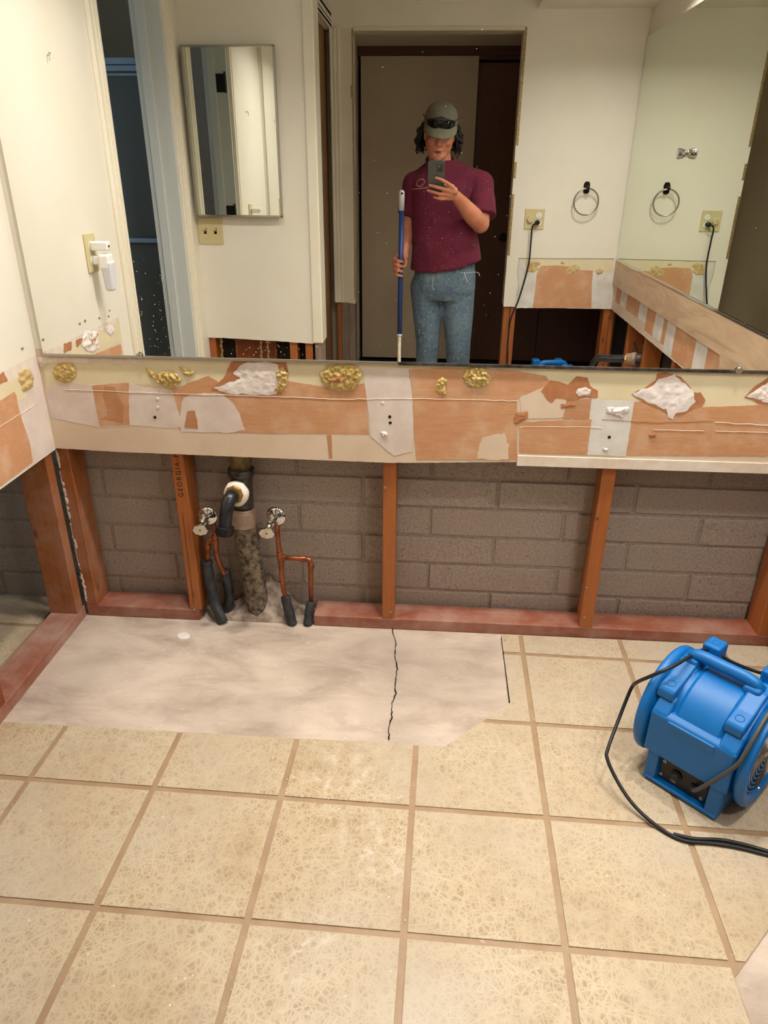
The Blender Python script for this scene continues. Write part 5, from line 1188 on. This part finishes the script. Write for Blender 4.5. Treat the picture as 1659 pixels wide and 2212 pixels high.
# ------------------------------------------------------------------ sunglasses parked on the cap
sg = empty('sunglasses', K(0, .10, .028), 'black sunglasses resting on the cap above the brim', 'sunglasses')
for s in (-1, 1):
    bm = B(); pts_ = []
    for j in range(20):
        t = 2*math.pi*j/20; x = s*.036 + .030*math.cos(t); z = .069 + .0165*math.sin(t) + (.003 if math.sin(t) > 0 else 0); pts_.append(onfront(x, max(z, CB), .010))
    c0 = sum(pts_, Vector())/20; vc = bm.verts.new(c0 + (CAPT @ Vector((0, .004, 0)))); vs_ = [bm.verts.new(q) for q in pts_]
    for j in range(20): bm.faces.new((vs_[j], vs_[(j+1) % 20], vc))
    o = ob('lens', bm, M('lens_black'), sg, smooth=True); s_ = o.modifiers.new('solid', 'SOLIDIFY'); s_.thickness = .002
    bm = B(); tube(bm, pts_ + [pts_[0]], .0022, 8); ob('rim', bm, M('black_plastic'), sg, smooth=True)
    bm = B(); tube(bm, spline([onfront(s*.064, .077, .010), onfront(s*.074, .079, .009), K(s*.088, .0, .079), K(s*.088, -.05, .071)], 6), .0024, 8); ob('temple', bm, M('black_plastic'), sg, smooth=True)
bm = B(); tube(bm, spline([onfront(-.008, .075, .011), onfront(0, .078, .013), onfront(.008, .075, .011)], 5), .0028, 8); ob('bridge', bm, M('black_plastic'), sg, smooth=True)
# ------------------------------------------------------------------ phone
ph_ = empty('phone', pf(-.017, -.045, -.012), 'grey cased phone held up in the right hand', 'phone')
fm = Matrix((RT, UP, FW)).transposed().to_4x4(); fm.translation = CAM
bm = B(); pts_ = []
for cx, cz2, a0 in ((.010, -.110, -90), (.010, .022, 0), (-.044, .022, 90), (-.044, -.110, 180)):
    for k in range(6): t = math.radians(a0 + 18*k); pts_.append(fm @ Vector((cx + .012*math.cos(t), cz2 + .012*math.sin(t), -.018)))
prism(bm, pts_, FW*.0115); ob('case', bm, M('phone_case'), ph_, bevel=.0025, seg=3)
bm = B(); boxm(bm, fm, (-.014, -.016, -.0068), (.016, .016, -.0054)); cb = ob('camera_bump', bm, M('phone_bump'), ph_, bevel=.0006)
for x, z, r in ((0, 0, .005), (-.008, -.008, .004), (.008, -.008, .004)):
    bm = B(); lathe(bm, fm @ Vector((x, z, -.0055)), FW, [(0, r), (.0006, r*.9)], 18); ob('lens', bm, M('lens_black'), cb)
bm = B(); lathe(bm, fm @ Vector((-.004, .010, -.0055)), FW, [(0, .002), (.0005, .0018)], 10); ob('flash', bm, M('white_plastic'), cb)
bm = B(); boxm(bm, fm, (-.052, -.117, -.0186), (.018, .029, -.0178)); ob('screen', bm, M('lens_black'), ph_)
# ------------------------------------------------------------------ extension pole
po = empty('extension_pole', (pole_x, pole_y, .004), 'blue and white extension pole held upright in the left hand', 'pole')
zT, zh, zc = P2(869, 410, pole_y).z, P2(868, 455, pole_y).z, P2(863, 722, pole_y).z
bm = B(); lathe(bm, (pole_x, pole_y, zh), (0, 0, 1), [(0, .0135), (zT - zh - .03, .0145), (zT - zh - .010, .0140), (zT - zh - .003, .010), (zT - zh, .005)], 24); gp = ob('grip', bm, M('pole_white'), po, smooth=True)
bm = B(); cyl(bm, (pole_x + .002, pole_y + .009, zT - .016), (pole_x + .002, pole_y + .0152, zT - .016), .0055, 14); ob('hang_hole', bm, M('dark'), gp)
bm = B(); cyl(bm, (pole_x, pole_y, zc), (pole_x, pole_y, zh), .0125, 20); ob('upper_tube', bm, M('pole_blue'), po, smooth=True)
bm = B(); lathe(bm, (pole_x, pole_y, zc - .012), (0, 0, 1), [(0, .012), (.004, .0145), (.012, .0145), (.014, .0128)], 20); ob('collar', bm, M('pole_white'), po)
bm = B(); cyl(bm, (pole_x, pole_y, .004), (pole_x, pole_y, zc - .01), .0095, 18); ob('lower_tube', bm, M('pole_cream'), po, smooth=True)
